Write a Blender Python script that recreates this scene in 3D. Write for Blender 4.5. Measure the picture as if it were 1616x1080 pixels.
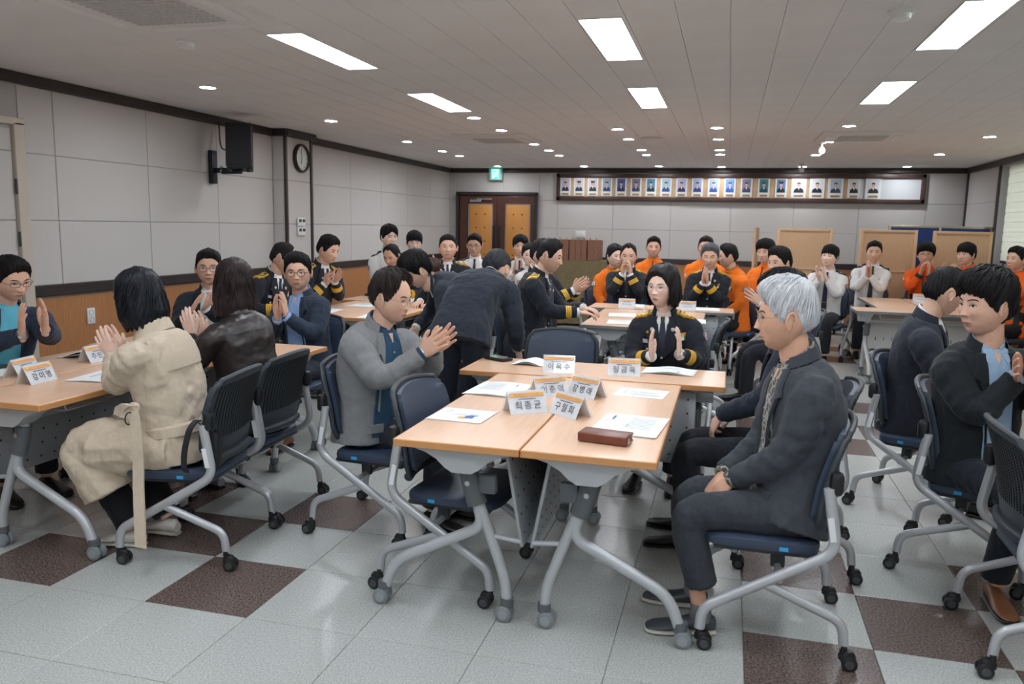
import bpy, bmesh, math, random
import numpy as np
from mathutils import Vector as V, Matrix
from mathutils.bvhtree import BVHTree

random.seed(7); np.random.seed(7)
for o in list(bpy.data.objects): bpy.data.objects.remove(o)
S = bpy.context.scene
COL = S.collection
PI = math.pi
rad = math.radians

# ---------------------------------------------------------------- camera, world, lights, exposure
cd = bpy.data.cameras.new('camera'); cam = bpy.data.objects.new('camera', cd); COL.objects.link(cam)
cd.sensor_width = 36.0; cd.lens = 1263.78/1616*36; cd.clip_start = .05; cd.clip_end = 100
RX = V((0.96535321, 0.26026269, 0.01888167)); RY = V((0.05537619, -0.13361287, -0.98948526)); RZ = V((-0.25500326, 0.95624836, -0.14339597))
cam.matrix_world = Matrix(((RX[0], -RY[0], -RZ[0], 0), (RX[1], -RY[1], -RZ[1], 0), (RX[2], -RY[2], -RZ[2], 1.5), (0, 0, 0, 1)))
cd.dof.use_dof = True; cd.dof.focus_distance = 4.6; cd.dof.aperture_fstop = 4.0
S.camera = cam
S.view_settings.view_transform = 'Standard'; S.view_settings.look = 'None'
S.view_settings.gamma = 1; S.view_settings.use_curve_mapping = False
S.view_settings.exposure = 0.25
w = bpy.data.worlds.new('world'); S.world = w; w.use_nodes = True
wb = w.node_tree.nodes['Background']; wb.inputs[0].default_value = (.80, .90, 1.0, 1); wb.inputs[1].default_value = 1.6
PANEL_E, DOWN_E = 22.0, 190.0

# ---------------------------------------------------------------- materials
def lin(c):
    return tuple(((x/255)/12.92 if x/255 <= .04045 else ((x/255+.055)/1.055)**2.4) for x in c)
MATS = {}
def mat(name, c, rough=.6, metal=0, bump=None, var=None, spec=.5, emit=None, sheen=0, coat=0, trans=0, alpha=1, wave=None, sss=0):
    if name in MATS: return MATS[name]
    m = bpy.data.materials.new(name); m.use_nodes = True; nt = m.node_tree; b = nt.nodes['Principled BSDF']
    L = lin(c)
    b.inputs['Base Color'].default_value = (*L, 1); b.inputs['Roughness'].default_value = rough
    b.inputs['Metallic'].default_value = metal; b.inputs['Specular IOR Level'].default_value = spec
    b.inputs['Sheen Weight'].default_value = sheen; b.inputs['Coat Weight'].default_value = coat
    b.inputs['Transmission Weight'].default_value = trans; b.inputs['Alpha'].default_value = alpha
    if sss:
        b.inputs['Subsurface Weight'].default_value = sss; b.inputs['Subsurface Radius'].default_value = (.012, .005, .003); b.inputs['Subsurface Scale'].default_value = 1
    if emit: b.inputs['Emission Color'].default_value = (*lin(emit[0]), 1); b.inputs['Emission Strength'].default_value = emit[1]
    tc = nt.nodes.new('ShaderNodeTexCoord')
    def noise(scale, detail=3, stretch=None):
        n = nt.nodes.new('ShaderNodeTexNoise'); n.inputs['Scale'].default_value = scale; n.inputs['Detail'].default_value = detail
        mp = nt.nodes.new('ShaderNodeMapping'); nt.links.new(tc.outputs['Object'], mp.inputs[0])
        if stretch: mp.inputs['Scale'].default_value = stretch
        nt.links.new(mp.outputs[0], n.inputs['Vector']); return n
    if var:   # (scale, amount, stretch)
        n = noise(var[0], 4, var[2] if len(var) > 2 else None)
        mx = nt.nodes.new('ShaderNodeMix'); mx.data_type = 'RGBA'
        a = var[1]; c2 = var[3] if len(var) > 3 else None
        mx.inputs[6].default_value = (*[x*(1-a) for x in L], 1)
        mx.inputs[7].default_value = (*lin(c2), 1) if c2 else (*[min(1, x*(1+a)) for x in L], 1)
        cr = nt.nodes.new('ShaderNodeMapRange'); cr.inputs[1].default_value = .35; cr.inputs[2].default_value = .65
        nt.links.new(n.outputs[0], cr.inputs[0]); nt.links.new(cr.outputs[0], mx.inputs[0]); nt.links.new(mx.outputs[2], b.inputs['Base Color'])
    if bump:  # list of (scale, strength, stretch)
        prev = None
        for bp in (bump if isinstance(bump, list) else [bump]):
            n = noise(bp[0], 3, bp[2] if len(bp) > 2 else None)
            bn = nt.nodes.new('ShaderNodeBump'); bn.inputs['Strength'].default_value = bp[1]; bn.inputs['Distance'].default_value = bp[3] if len(bp) > 3 else .01
            nt.links.new(n.outputs[0], bn.inputs['Height'])
            if prev: nt.links.new(prev.outputs[0], bn.inputs['Normal'])
            prev = bn
        nt.links.new(prev.outputs[0], b.inputs['Normal'])
    MATS[name] = m; return m
def cloth(name, c, rough=.85, sheen=.08, folds=.35, v=.12):
    return mat(name, c, rough, 0, [(9, folds*2.2, (1, 1, .5), .03), (24, folds*1.0, (1, 1, .6), .012), (420, .12)], (60, v), spec=.25, sheen=sheen)

M_wall = mat('wall panel linen', (200, 196, 193), .85, bump=(300, .08, (1, 1, 8)), var=(90, .03, (1, 1, 12)), spec=.2)
M_joint = mat('wall panel joint', (180, 177, 175), .9)
M_trim = mat('dark wood trim', (50, 42, 40), .45, var=(20, .2, (.3, .3, 6)))
M_wains = mat('wainscot oak veneer', (178, 122, 78), .5, var=(14, .13, (14, 14, .6)), bump=(60, .05, (6, 6, .5)))
M_ceil = mat('ceiling tile', (224, 222, 221), .9, var=(3, .015))
M_ceilgap = mat('ceiling grid gap', (214, 211, 209), .9)  # plain backing colour seen in the joints between ceiling tiles
M_light = mat('light diffuser', (255, 255, 255), .5, emit=((240, 248, 255), PANEL_E))
M_down = mat('downlight lens', (255, 255, 255), .5, emit=((244, 249, 255), DOWN_E))
M_white = mat('white plastic', (225, 226, 224), .45)
M_tileL = mat('floor tile light', (176, 178, 175), .22, var=(140, .20), bump=(260, .03), spec=.5)
M_tileD = mat('floor tile brown', (88, 78, 75), .24, var=(120, .5, (1, 1, 1), (126, 108, 102)), bump=(260, .04), spec=.5)
M_grout = mat('floor tile joint', (128, 126, 122), .6)
M_black = mat('black plastic', (24, 25, 28), .45)
M_dark = mat('dark grey plastic', (58, 60, 64), .5)
M_brown = mat('brown door wood', (84, 52, 42), .35, var=(12, .2, (10, 10, .5)))
M_tan = mat('tan door leather', (206, 142, 72), .45, bump=(90, .12))
M_steel = mat('brushed steel', (190, 192, 195), .3, .9)
M_gold = mat('brass', (206, 160, 74), .35, .8)
M_paper = mat('paper', (233, 235, 236), .7)
M_ink = mat('ink', (70, 74, 84), .8)
M_inkb = mat('blue ink', (70, 92, 140), .8)
M_glass = None

# ---------------------------------------------------------------- mesh helpers
class MB:
    def __init__(s): s.v = []; s.f = []; s.m = []
    def add(s, vs, fs, mi=0):
        n = len(s.v); s.v.extend([tuple(x) for x in vs]); s.f.extend([tuple(i+n for i in f) for f in fs]); s.m.extend([mi]*len(fs)); return s
    def box(s, c, d, mi=0, R=None):
        x, y, z = d[0]/2, d[1]/2, d[2]/2; c = V(c)
        vs = [V(p) for p in ((-x,-y,-z),(x,-y,-z),(x,y,-z),(-x,y,-z),(-x,-y,z),(x,-y,z),(x,y,z),(-x,y,z))]
        if R: vs = [R @ p for p in vs]
        return s.add([p+c for p in vs], [(3,2,1,0),(4,5,6,7),(0,1,5,4),(1,2,6,5),(2,3,7,6),(3,0,4,7)], mi)
    def rbox(s, c, d, r=.005, mi=0, R=None, seg=2):
        bm = bmesh.new(); bmesh.ops.create_cube(bm, size=1); bmesh.ops.scale(bm, vec=d, verts=bm.verts)
        r = min(r, min(d)*.49); bmesh.ops.bevel(bm, geom=list(bm.edges), offset=r, segments=seg, profile=.5, affect='EDGES')
        bm.verts.index_update(); vs = [v.co.copy() for v in bm.verts]; fs = [[v.index for v in f.verts] for f in bm.faces]; bm.free()
        c = V(c)
        if R: vs = [R @ p for p in vs]
        return s.add([p+c for p in vs], fs, mi)
    def loft(s, rings, mi=0, cap=True, close=True):
        n = len(rings[0]); base = len(s.v); fs = []
        for r in rings: s.v.extend([tuple(p) for p in r])
        for i in range(len(rings)-1):
            for j in range(n if close else n-1):
                k = (j+1) % n; fs.append((base+i*n+j, base+i*n+k, base+(i+1)*n+k, base+(i+1)*n+j))
        if cap and close:
            fs.append(tuple(base+j for j in range(n))[::-1]); fs.append(tuple(base+(len(rings)-1)*n+j for j in range(n)))
        s.f.extend(fs); s.m.extend([mi]*len(fs)); return s
    def tube(s, pts, r, n=10, mi=0, oval=1.0, up=(0,0,1), cap=True, wob=None):
        pts = [V(p) for p in pts]; N = len(pts)
        rs = r if hasattr(r, '__len__') else [r]*N
        T = [(pts[min(i+1, N-1)]-pts[max(i-1, 0)]).normalized() for i in range(N)]
        u = V(up); u = u-T[0]*u.dot(T[0])
        if u.length < 1e-3: u = V((1,0,0)); u = u-T[0]*u.dot(T[0])
        u.normalize(); rings = []
        for i in range(N):
            u = (u-T[i]*u.dot(T[i])).normalized(); w_ = T[i].cross(u)
            ring = []
            for j in range(n):
                a = 2*PI*j/n; rr = rs[i]*(1+(wob(i, a) if wob else 0))
                ring.append(pts[i]+u*(math.cos(a)*rr*oval)+w_*(math.sin(a)*rr))
            rings.append(ring)
        return s.loft(rings, mi, cap)
    def cyl(s, a, b, r, n=14, mi=0, r2=None):
        return s.tube([a, b], [r, r if r2 is None else r2], n, mi)
    def ell(s, c, d, n=14, mi=0, R=None):
        c = V(c); rings = []
        for i in range(1, n//2):
            ph = PI*i/(n//2); ring = []
            for j in range(n):
                a = 2*PI*j/n; p = V((d[0]*math.sin(ph)*math.cos(a), d[1]*math.sin(ph)*math.sin(a), -d[2]*math.cos(ph)))
                ring.append(c+(R @ p if R else p))
            rings.append(ring)
        return s.loft(rings, mi)
    def poly(s, pts, h, mi=0):   # prism: pts 3D polygon, h extrusion vector
        n = len(pts); h = V(h); b = [V(p) for p in pts]; vs = b+[p+h for p in b]
        return s.add(vs, [tuple(range(n))[::-1], tuple(range(n, 2*n))]+[(i, (i+1) % n, n+(i+1) % n, n+i) for i in range(n)], mi)
    def mesh(s, name, mats, smooth=True, sharp=40):
        me = bpy.data.meshes.new(name); me.from_pydata(s.v, [], s.f)
        for m in (mats if isinstance(mats, (list, tuple)) else [mats]): me.materials.append(m)
        me.polygons.foreach_set('material_index', s.m)
        if smooth:
            me.polygons.foreach_set('use_smooth', [True]*len(s.f))
            if sharp: me.set_sharp_from_angle(angle=rad(sharp))
        me.update(); return me
def link(name, me, parent=None, M=None):
    o = bpy.data.objects.new(name, me); COL.objects.link(o)
    if parent: o.parent = parent
    if M is not None: o.matrix_local = M
    return o
def mk(name, mb, mats, parent=None, M=None, smooth=True, sharp=40):
    return link(name, mb.mesh(name, mats, smooth, sharp), parent, M)
def tag(o, label=None, cat=None, group=None, kind=None):
    if label: o['label'] = label
    if cat: o['category'] = cat
    if group: o['group'] = group
    if kind: o['kind'] = kind
    return o
def empty(name, loc=(0,0,0), rz=0, **k):
    o = bpy.data.objects.new(name, None); COL.objects.link(o); o.location = loc; o.rotation_euler = (0,0,rz); o.empty_display_size = .1
    return tag(o, **k)
KIDS = {}
def copy_tree(o, parent=None):
    c = o.copy(); COL.objects.link(c)
    if parent: c.parent = parent
    for ch in o.children: copy_tree(ch, c)
    return c
def fillet(pts, r=.05, n=5):
    pts = [V(p) for p in pts]; out = [pts[0]]
    for i in range(1, len(pts)-1):
        a, b, c = pts[i-1], pts[i], pts[i+1]; d1 = (a-b); d2 = (c-b); q = min(r, d1.length*.48, d2.length*.48)
        p, s_ = b+d1.normalized()*q, b+d2.normalized()*q
        for k in range(n+1):
            t = k/n; out.append(p*(1-t)**2+b*2*t*(1-t)+s_*t*t)
    out.append(pts[-1]); return out
def lerp(a, b, t): return a+(b-a)*t
def sstep(a, b, x):
    t = np.clip((x-a)/(b-a), 0, 1); return t*t*(3-2*t)
def bez(a, b, c, t): return a*(1-t)**2+b*2*t*(1-t)+c*t*t
# ---------------------------------------------------------------- the room
XL, XR, YB, YF, HC = -4.66, 3.30, 13.13, -3.0, 2.45
def structure(name, mb, m, parent=None, **k):
    o = mk(name, mb, m, parent, smooth=False)
    if not parent: o['kind'] = 'structure'
    return o
# floor: screed with individual tiles
fl = structure('floor', MB().box(((XL+XR)/2, (YB+YF)/2, -.03), (XR-XL+.6, YB-YF+.4, .05)), M_grout)
T = .458; TX0, TY0 = .13, 2.52
def tile_mesh(m):
    b = MB(); h = T/2-.0012
    b.add([(-h,-h,-.006),(h,-h,-.006),(h,h,-.006),(-h,h,-.006),(-h,-h,-.001),(h,-h,-.001),(h,h,-.001),(-h,h,-.001),(-h+.002,-h+.002,0),(h-.002,-h+.002,0),(h-.002,h-.002,0),(-h+.002,h-.002,0)],
          [(0,1,5,4),(1,2,6,5),(2,3,7,6),(3,0,4,7),(4,5,9,8),(5,6,10,9),(6,7,11,10),(7,4,8,11),(8,9,10,11)])
    return b.mesh('tile', m, False)
tL, tD = tile_mesh(M_tileL), tile_mesh(M_tileD)
def is_dark(i, j): return (0 <= j <= 2 or 7 <= j <= 10 or 15 <= j <= 18) and (-7 <= i <= -5 or 0 <= i <= 2) and (i+j) % 2 == (0 if i >= 0 or j > 5 else 1)
cand = []; fw = V((-.255, .956, 0)); rt = V((.965, .26, 0))
for i in range(-11, 8):
    for j in range(-12, 24):
        x, y = TX0+(i+.5)*T, TY0+(j+.5)*T
        if XL-.2 < x < XR+.2 and YF-.2 < y < YB+.2:
            p = V((x, y, 0)); d = p.dot(fw); s_ = p.dot(rt)
            cand.append(((d if d > 1.3 and abs(s_) < d*.68+.5 else 100+d), i, j, x, y))
cand.sort(); rest = {False: MB(), True: MB()}
for n, (d, i, j, x, y) in enumerate(cand):
    if n < 230 and d < 100:
        o = link('tile', tD if is_dark(i, j) else tL, fl); o.location = (x, y, 0)
    else:
        h = T/2-.0012; rest[is_dark(i, j)].add([(x-h,y-h,-.0002),(x+h,y-h,-.0002),(x+h,y+h,-.0002),(x-h,y+h,-.0002)], [(0,1,2,3)])
for k in rest: tag(structure('far_tiles', rest[k], M_tileD if k else M_tileL, fl), kind='stuff')

# ceiling: backing, strip tiles
ce = structure('ceiling', MB().box(((XL+XR)/2, (YB+YF)/2, HC+.06), (XR-XL+.6, YB-YF+.4, .1)), M_ceilgap)
CW, CL = .2305, .46; PAN = []
for X in (-2.25, -.63, .98):
    for Y in (-1.4, .5, 2.35, 4.27, 6.14): PAN.append((X, Y))
b = MB(); h = CW/2-.0011; l = CL/2-.0005
b.box((0, 0, .005), (2*h, 2*l, .01)); ct = b.mesh('ceiling_tile', M_ceil, False)
cand = []
for i in range(-20, 16):
    for j in range(-7, 30):
        x, y = -.05+(i+.5)*CW, j*CL
        if XL-.1 < x < XR+.1 and YF < y < YB+.2:
            if any(abs(x-px) < .19 and abs(y-py) < .66 for px, py in PAN): continue
            p = V((x, y, 0)); d = p.dot(fw); s_ = p.dot(rt); cand.append(((d if d > 2.6 and abs(s_) < d*.68 else 100+d), x, y))
cand.sort(); rest = MB()
for n, (d, x, y) in enumerate(cand):
    if n < 240 and d < 100: o = link('ceiling_tile', ct, ce); o.location = (x, y, HC)
    else: rest.box((x, y, HC+.005), (2*h, 2*l, .01))
# tiles cut around the light panels
for px, py in PAN:
    i0 = math.floor((px-.19-(-.05))/CW); xa = -.05+i0*CW
    xs = sorted({xa+k*CW for k in range(4)})
    for k in range(len(xs)-1):
        c = (xs[k]+xs[k+1])/2
        if abs(c-px) >= .19: continue
        for j in range(-7, 30):
            y = j*CL
            if abs(y-py) < .66:
                # piece beside the lamp opening (.205 x .93)
                for (a0, a1, b0, b1) in ((xs[k], px-.103, y-l, y+l), (px+.103, xs[k+1], y-l, y+l), (max(xs[k], px-.103), min(xs[k+1], px+.103), y-l, min(y+l, py-.468)), (max(xs[k], px-.103), min(xs[k+1], px+.103), max(y-l, py+.468), y+l)):
                    a0, a1 = max(a0, xs[k]+.0016), min(a1, xs[k+1]-.0016)
                    if a1-a0 > .003 and b1-b0 > .003: rest.box(((a0+a1)/2, (b0+b1)/2, HC+.005), (a1-a0, b1-b0, .01))
tag(structure('far_ceiling_tiles', rest, M_ceil, ce), kind='stuff')

# left wall
def panel(wall, axis, fixed, a0, a1, z0, z1, m=M_wall, t=.007, inward=1):
    g = .0022; a0 += g; a1 -= g; z0 += g; z1 -= g
    b = MB(); c = (a0+a1)/2, (z0+z1)/2
    if axis == 'Y': b.rbox((fixed+inward*t/2, c[0], c[1]), (t, a1-a0, z1-z0), .004, seg=1)
    else: b.rbox((c[0], fixed+inward*t/2, c[1]), (a1-a0, t, z1-z0), .004, seg=1)
    return mk('wall_panel', b, m, wall, smooth=False)
ZS = [1.02, 1.475, 1.93, 2.38]
wl = structure('wall_left', MB().box((XL-.1, (YB+YF)/2, HC/2), (.2, YB-YF, HC)), M_joint)
LY = [4.475, 4.77, 5.715, 6.65, 7.60]
for a, b_ in zip(LY[:-1], LY[1:]):
    for z, z2 in zip(ZS[:-1], ZS[1:]): panel(wl, 'Y', XL, a, b_, z, z2)
LY = [8.12, 8.45, 9.4, 10.33, 11.26, 12.2, 13.13]
for a, b_ in zip(LY[:-1], LY[1:]):
    for z, z2 in zip(ZS[:-1], ZS[1:]): panel(wl, 'Y', XL, a, b_, z, z2)
for a, b_ in ((-3, -1), (-1, 1), (1, 2.2), (2.2, 3.3)):
    for z, z2 in zip(ZS[:-1], ZS[1:]): panel(wl, 'Y', XL, a, b_, z, z2)
for a, b_ in ((-3, 3.3), (4.475, 7.6), (8.12, 13.13)):
    mk('wainscot', MB().box((XL+.008, (a+b_)/2, .5), (.016, b_-a, .86)), M_wains, wl, smooth=False)
    mk('skirting', MB().box((XL+.012, (a+b_)/2, .045), (.024, b_-a, .09)), M_trim, wl, smooth=False)
def trim(n, c, d): return structure('trim_%d' % n, MB().rbox(c, d, .004, seg=1), M_trim)
trim(1, (XL+.02, 7.6-(7.6-4.475)/2, .985), (.04, 3.125, .075)); trim(2, (XL+.02, (8.12+YB)/2, .985), (.04, YB-8.12, .075)); trim(3, (XL+.02, .15, .985), (.04, 6.3, .075))
trim(4, (XL+.025, (YF+7.6)/2, 2.414), (.05, 7.6-YF, .07)); trim(5, (XL+.025, (8.12+YB)/2, 2.414), (.05, YB-8.12, .07))
# column on the left wall
cx = -4.505
colm = structure('wall_column', MB().box(((XL+cx)/2, 7.86, HC/2), (cx-XL, .52, HC)), M_joint)
for z, z2 in ((.05, 1.475), (1.475, 1.93), (1.93, 2.38)):
    panel(colm, 'Y', cx, 7.62, 8.10, z, z2)
    panel(colm, 'X', 7.60, XL+.01, cx, z, z2, inward=-1)
for k, y in enumerate((7.6, 8.12)): trim(6+k, (cx+.006, y, 1.2), (.03, .035, 2.4))
trim(8, (cx+.03, 7.86, 2.414), (.06, .60, .07)); trim(9, ((XL+cx)/2, 7.57, 2.414), (cx-XL+.1, .06, .07))
# left door
dr = structure('door_1', MB().box((XL+.012, 3.86, 1.05), (.03, 1.06, 2.1)), M_joint)
for z, z2 in ((.02, 1.02), (1.02, 1.475), (1.475, 1.93), (1.93, 2.08)): panel(dr, 'Y', XL+.027, 3.34, 4.385, z, z2, t=.008)
bj = mat('beige door jamb', (198, 186, 172), .5)
b = MB().rbox((XL+.03, 4.432, 1.06), (.06, .085, 2.12), .006).rbox((XL+.03, 3.3, 1.06), (.06, .085, 2.12), .006).rbox((XL+.03, 3.866, 2.125), (.06, 1.22, .05), .006)
mk('door_frame', b, bj, dr, smooth=False)
for z in (1.7, 1.35, .4): mk('hinge', MB().cyl((XL+.05, 4.386, z-.05), (XL+.05, 4.386, z+.05), .008), M_dark, dr)

# back wall
wb_ = structure('wall_back', MB().box(((XL+XR)/2, YB+.1, HC/2), (XR-XL+.4, .2, HC)), M_joint)
BX = [-4.66, -4.53]
for a, b_ in [(-4.66, -4.53)]+[(x, x+.923) for x in (-3.08,)]+[(-2.765+k*.923+.0, -2.765+(k+1)*.923) for k in range(0)]:
    pass
bx = [-3.08, -2.765, -1.85, -.925, 0, .925, 1.85, 2.77, XR]
for a, b_ in [(-4.66, -4.53)]+list(zip(bx[:-1], bx[1:])):
    for z, z2 in zip(ZS[:-1], ZS[1:]): panel(wb_, 'X', YB, a, b_, z, z2, inward=-1)
for a, b_ in ((-4.53, -3.7), (-3.7, -3.08)): panel(wb_, 'X', YB, a, b_, 2.06, 2.38, inward=-1)
for a, b_ in ((-4.66, -4.53), (-3.08, XR)):
    mk('wainscot', MB().box(((a+b_)/2, YB-.008, .5), (b_-a, .016, .86)), M_wains, wb_, smooth=False)
    mk('skirting', MB().box(((a+b_)/2, YB-.012, .045), (b_-a, .024, .09)), M_trim, wb_, smooth=False)
trim(10, ((XR-3.08)/2, YB-.02, .985), (XR+3.08, .04, .075)); trim(11, ((XL+XR)/2, YB-.03, 2.414), (XR-XL, .06, .07))
trim(12, (XL+.075, YB-.02, .985), (.13, .04, .075))
# double door
dd = structure('door_2', MB().box((-3.80, YB-.02, 1.0), (1.36, .04, 2.0)), M_brown)
b = MB()
for x in (-4.485, -3.125): b.rbox((x, YB-.04, 1.02), (.05, .08, 2.04), .006)
b.rbox((-3.805, YB-.04, 2.03), (1.41, .08, .05), .006); mk('door_frame', b, M_trim, dd, smooth=False)
for s_, xc in ((-1, -4.115), (1, -3.465)):
    lf = mk('door_leaf', MB().rbox((xc, YB-.055, 1.0), (.645, .04, 1.97), .004), M_brown, dd, smooth=False)
    xp = -4.065 if s_ < 0 else -3.42
    mk('leather_panel', MB().rbox((xp, YB-.082, 1.05), (.40, .025, 1.60), .012), M_tan, lf)
    e = MB()
    for x in (-.208, .208): e.box((xp+x, YB-.08, 1.05), (.014, .03, 1.62))
    for z in (.245, 1.855): e.box((xp, YB-.08, z), (.43, .03, .014))
    mk('panel_edging', e, M_steel, lf, smooth=False)
    st = MB()
    for k in range(7):
        for x in (-.075, .075): st.ell((xp+x, YB-.096, 1.69-k*.225), (.016, .008, .016), 8)
    mk('upholstery_button', st, mat('leather button', (120, 78, 40), .5), lf)
    mk('pull_handle', MB().rbox((-3.79+s_*.045, YB-.105, 1.2), (.03, .03, .62), .008), M_black, lf)
mk('door_closer', MB().rbox((-4.15, YB-.1, 1.91), (.20, .05, .045), .008).box((-4.0, YB-.1, 1.94), (.26, .012, .02)), M_steel, dd)
# right wall with window and blind
wr = structure('wall_right', MB().box((XR+.1, (11.66+YB)/2, HC/2), (.2, YB-11.66, HC)).box((XR+.1, (YF+11.66)/2, .55), (.2, 11.66-YF, 1.1)).box((XR+.1, (YF+11.66)/2, 2.41), (.2, 11.66-YF, .09)).box((XR+.1, -2, 1.2), (.2, 2, 2.4)).box((XR+.1, 5.5, 1.2), (.2, .5, 2.4)), M_joint)
for z, z2 in zip(ZS[:-1], ZS[1:]): panel(wr, 'Y', XR, 11.70, YB-.02, z, z2, inward=-1)
mk('wainscot', MB().box((XR-.008, (YF+YB)/2, .5), (.016, YB-YF, .86)), M_wains, wr, smooth=False)
trim(13, (XR-.025, (YF+YB)/2, 2.414), (.05, YB-YF, .07)); trim(14, (XR-.012, 11.68, 1.7), (.03, .05, 1.42)); trim(15, (XR-.012, YB-.03, 1.7), (.03, .05, 1.42)); trim(16, (XR-.02, (YF+YB)/2, 1.06), (.06, YB-YF, .08))
M_blind = mat('cream blind fabric', (232, 230, 216), .8)
nt = M_blind.node_tree; tl = nt.nodes.new('ShaderNodeBsdfTranslucent'); tl.inputs[0].default_value = (.88, .87, .78, 1)
ms = nt.nodes.new('ShaderNodeMixShader'); ms.inputs[0].default_value = .75
nt.links.new(nt.nodes['Principled BSDF'].outputs[0], ms.inputs[1]); nt.links.new(tl.outputs[0], ms.inputs[2]); nt.links.new(ms.outputs[0], nt.nodes['Material Output'].inputs[0])
for wi, (ya, yb) in enumerate(((5.75, 11.64), (-.95, 5.25))):
    wn = structure('window_%d' % (wi+1), MB().box((XR+.14, ya+.03, 1.74), (.06, .06, 1.26)).box((XR+.14, yb-.03, 1.74), (.06, .06, 1.26)).box((XR+.14, (ya+yb)/2, 1.74), (.05, .06, 1.26)).box((XR+.14, (ya+yb)/2, 1.13), (.06, yb-ya, .06)).box((XR+.14, (ya+yb)/2, 2.35), (.06, yb-ya, .06)), M_white)
    gl = bpy.data.materials.get('window glass') or bpy.data.materials.new('window glass')
    if not gl.use_nodes:
        gl.use_nodes = True; n_ = gl.node_tree; n_.nodes.clear(); o_ = n_.nodes.new('ShaderNodeOutputMaterial'); tr = n_.nodes.new('ShaderNodeBsdfTransparent'); g_ = n_.nodes.new('ShaderNodeBsdfGlossy'); g_.inputs[1].default_value = .02; mx = n_.nodes.new('ShaderNodeMixShader'); fr = n_.nodes.new('ShaderNodeFresnel'); fr.inputs[0].default_value = 1.25
        n_.links.new(fr.outputs[0], mx.inputs[0]); n_.links.new(tr.outputs[0], mx.inputs[1]); n_.links.new(g_.outputs[0], mx.inputs[2]); n_.links.new(mx.outputs[0], o_.inputs[0])
    mk('window_pane', MB().box((XR+.14, (ya+yb)/2, 1.74), (.006, yb-ya-.1, 1.2)), gl, wn, smooth=False)
    bl = empty('roman_blind', (XR+.06, (ya+yb)/2, 1.1), label=('cream translucent blind with horizontal folds over the far window', 'cream translucent blind with horizontal folds over the window nearer the photographer')[wi], cat='blind')
    zs = [2.37, 2.26, 2.14, 2.02, 1.90, 1.78, 1.66, 1.54, 1.42, 1.30, 1.18]
    for z, z2 in zip(zs[:-1], zs[1:]):
        b = MB(); W = (yb-ya)/2-.1
        prof = [(0, z-1.1), (-.006, z-1.1-.03), (-.010, (z+z2)/2-1.1), (-.004, z2-1.1+.004)]
        for (x0, z0), (x1, z1) in zip(prof[:-1], prof[1:]): b.box(((x0+x1)/2, 0, (z0+z1)/2), (.004, 2*W, z0-z1+.002))
        mk('blind_fold', b, M_blind, bl, smooth=False)
    mk('bottom_bar', MB().rbox((-.005, 0, .065), (.02, yb-ya-.2, .03), .005), M_dark, bl)
# wall behind the photographer
structure('wall_rear', MB().box(((XL+XR)/2, YF-.1, HC/2), (XR-XL+.4, .2, HC)), M_wall)
# ---------------------------------------------------------------- lamps in the ceiling
lab_p = {(-2.25, 4.27): 'long flat panel light nearest the left wall, toward the front', (-2.25, 6.14): 'long flat panel light in the left row, farther back',
         (-.63, 4.27): 'middle row panel light, the larger and nearer one', (-.63, 6.14): 'middle row panel light, the smaller farther one',
         (.98, 4.27): 'right row panel light cut by the top edge of the photo', (.98, 6.14): 'right row panel light, the farther one'}
pb = MB(); pb.box((0, 0, 0), (.196, .92, .006)); pm = pb.mesh('diffuser', M_light, False)
fb = MB()
for x in (-.1005, .1005): fb.box((x, 0, .002), (.005, .934, .014))
for y in (-.464, .464): fb.box((0, y, .002), (.206, .006, .014))
fm = fb.mesh('frame', M_white, False)
for (x, y) in PAN:
    e = empty('ceiling_light', (x, y, HC), label=lab_p.get((x, y), 'long flat panel light in the ceiling behind the photographer'), cat='light', group='panel lights in the ceiling')
    link('frame', fm, e); link('diffuser', pm, e)
rb = MB(); n = 20
rb.loft([[(r*math.cos(2*PI*k/n), r*math.sin(2*PI*k/n), z) for k in range(n)] for r, z in ((.066, .0), (.066, -.007), (.056, -.009), (.053, -.003))], cap=False)
rm = rb.mesh('trim_ring', M_white); lb = MB(); lb.cyl((0, 0, -.004), (0, 0, .002), .0535, 20); lm = lb.mesh('lens', M_down)
DL = [(-3.68, 5.18), (-3.67, 7.02), (-3.67, 8.87), (-3.66, 10.03), (-3.66, 10.73), (-3.66, 12.61), (-2.25, 6.98), (-2.26, 7.91), (-2.25, 9.26), (-2.25, 10.03), (-2.26, 10.74), (-2.26, 12.62), (-1.1, 7.93), (-1.1, 8.82), (-1.09, 10.02), (-1.1, 10.7), (-1.1, 12.63), (-.17, 7.93), (-.17, 8.91), (-.17, 10.08), (-.17, 10.68), (-.17, 12.76), (.98, 7.91), (.98, 9.25), (.98, 10.8), (.98, 12.72), (2.38, 8.9), (2.37, 10.79), (2.39, 12.72), (-3.68, 1.5), (2.4, 1.5), (2.4, 5.0)]
ORD = ['nearest', 'second nearest', 'third nearest', 'fourth nearest', 'fifth nearest', 'sixth nearest']
ROWN = ['row along the left wall', 'second row from the left wall', 'third row from the left wall', 'fourth row from the left wall', 'fifth row from the left wall', 'row along the window wall']
for x, y in DL:
    ri = min(range(6), key=lambda k: abs((-3.67, -2.25, -1.1, -.17, .98, 2.38)[k]-x)); vis = sorted(q[1] for q in DL[:29] if abs(q[0]-x) < .1)
    e = empty('downlight', (x, y, HC), label=('%s round downlight in the %s' % (ORD[vis.index(y)], ROWN[ri])) if y in vis and (x, y) in DL[:29] else 'round recessed downlight outside the photo', cat='light', group='round downlights in the ceiling')
    link('trim_ring', rm, e); link('lens', lm, e)
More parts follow.
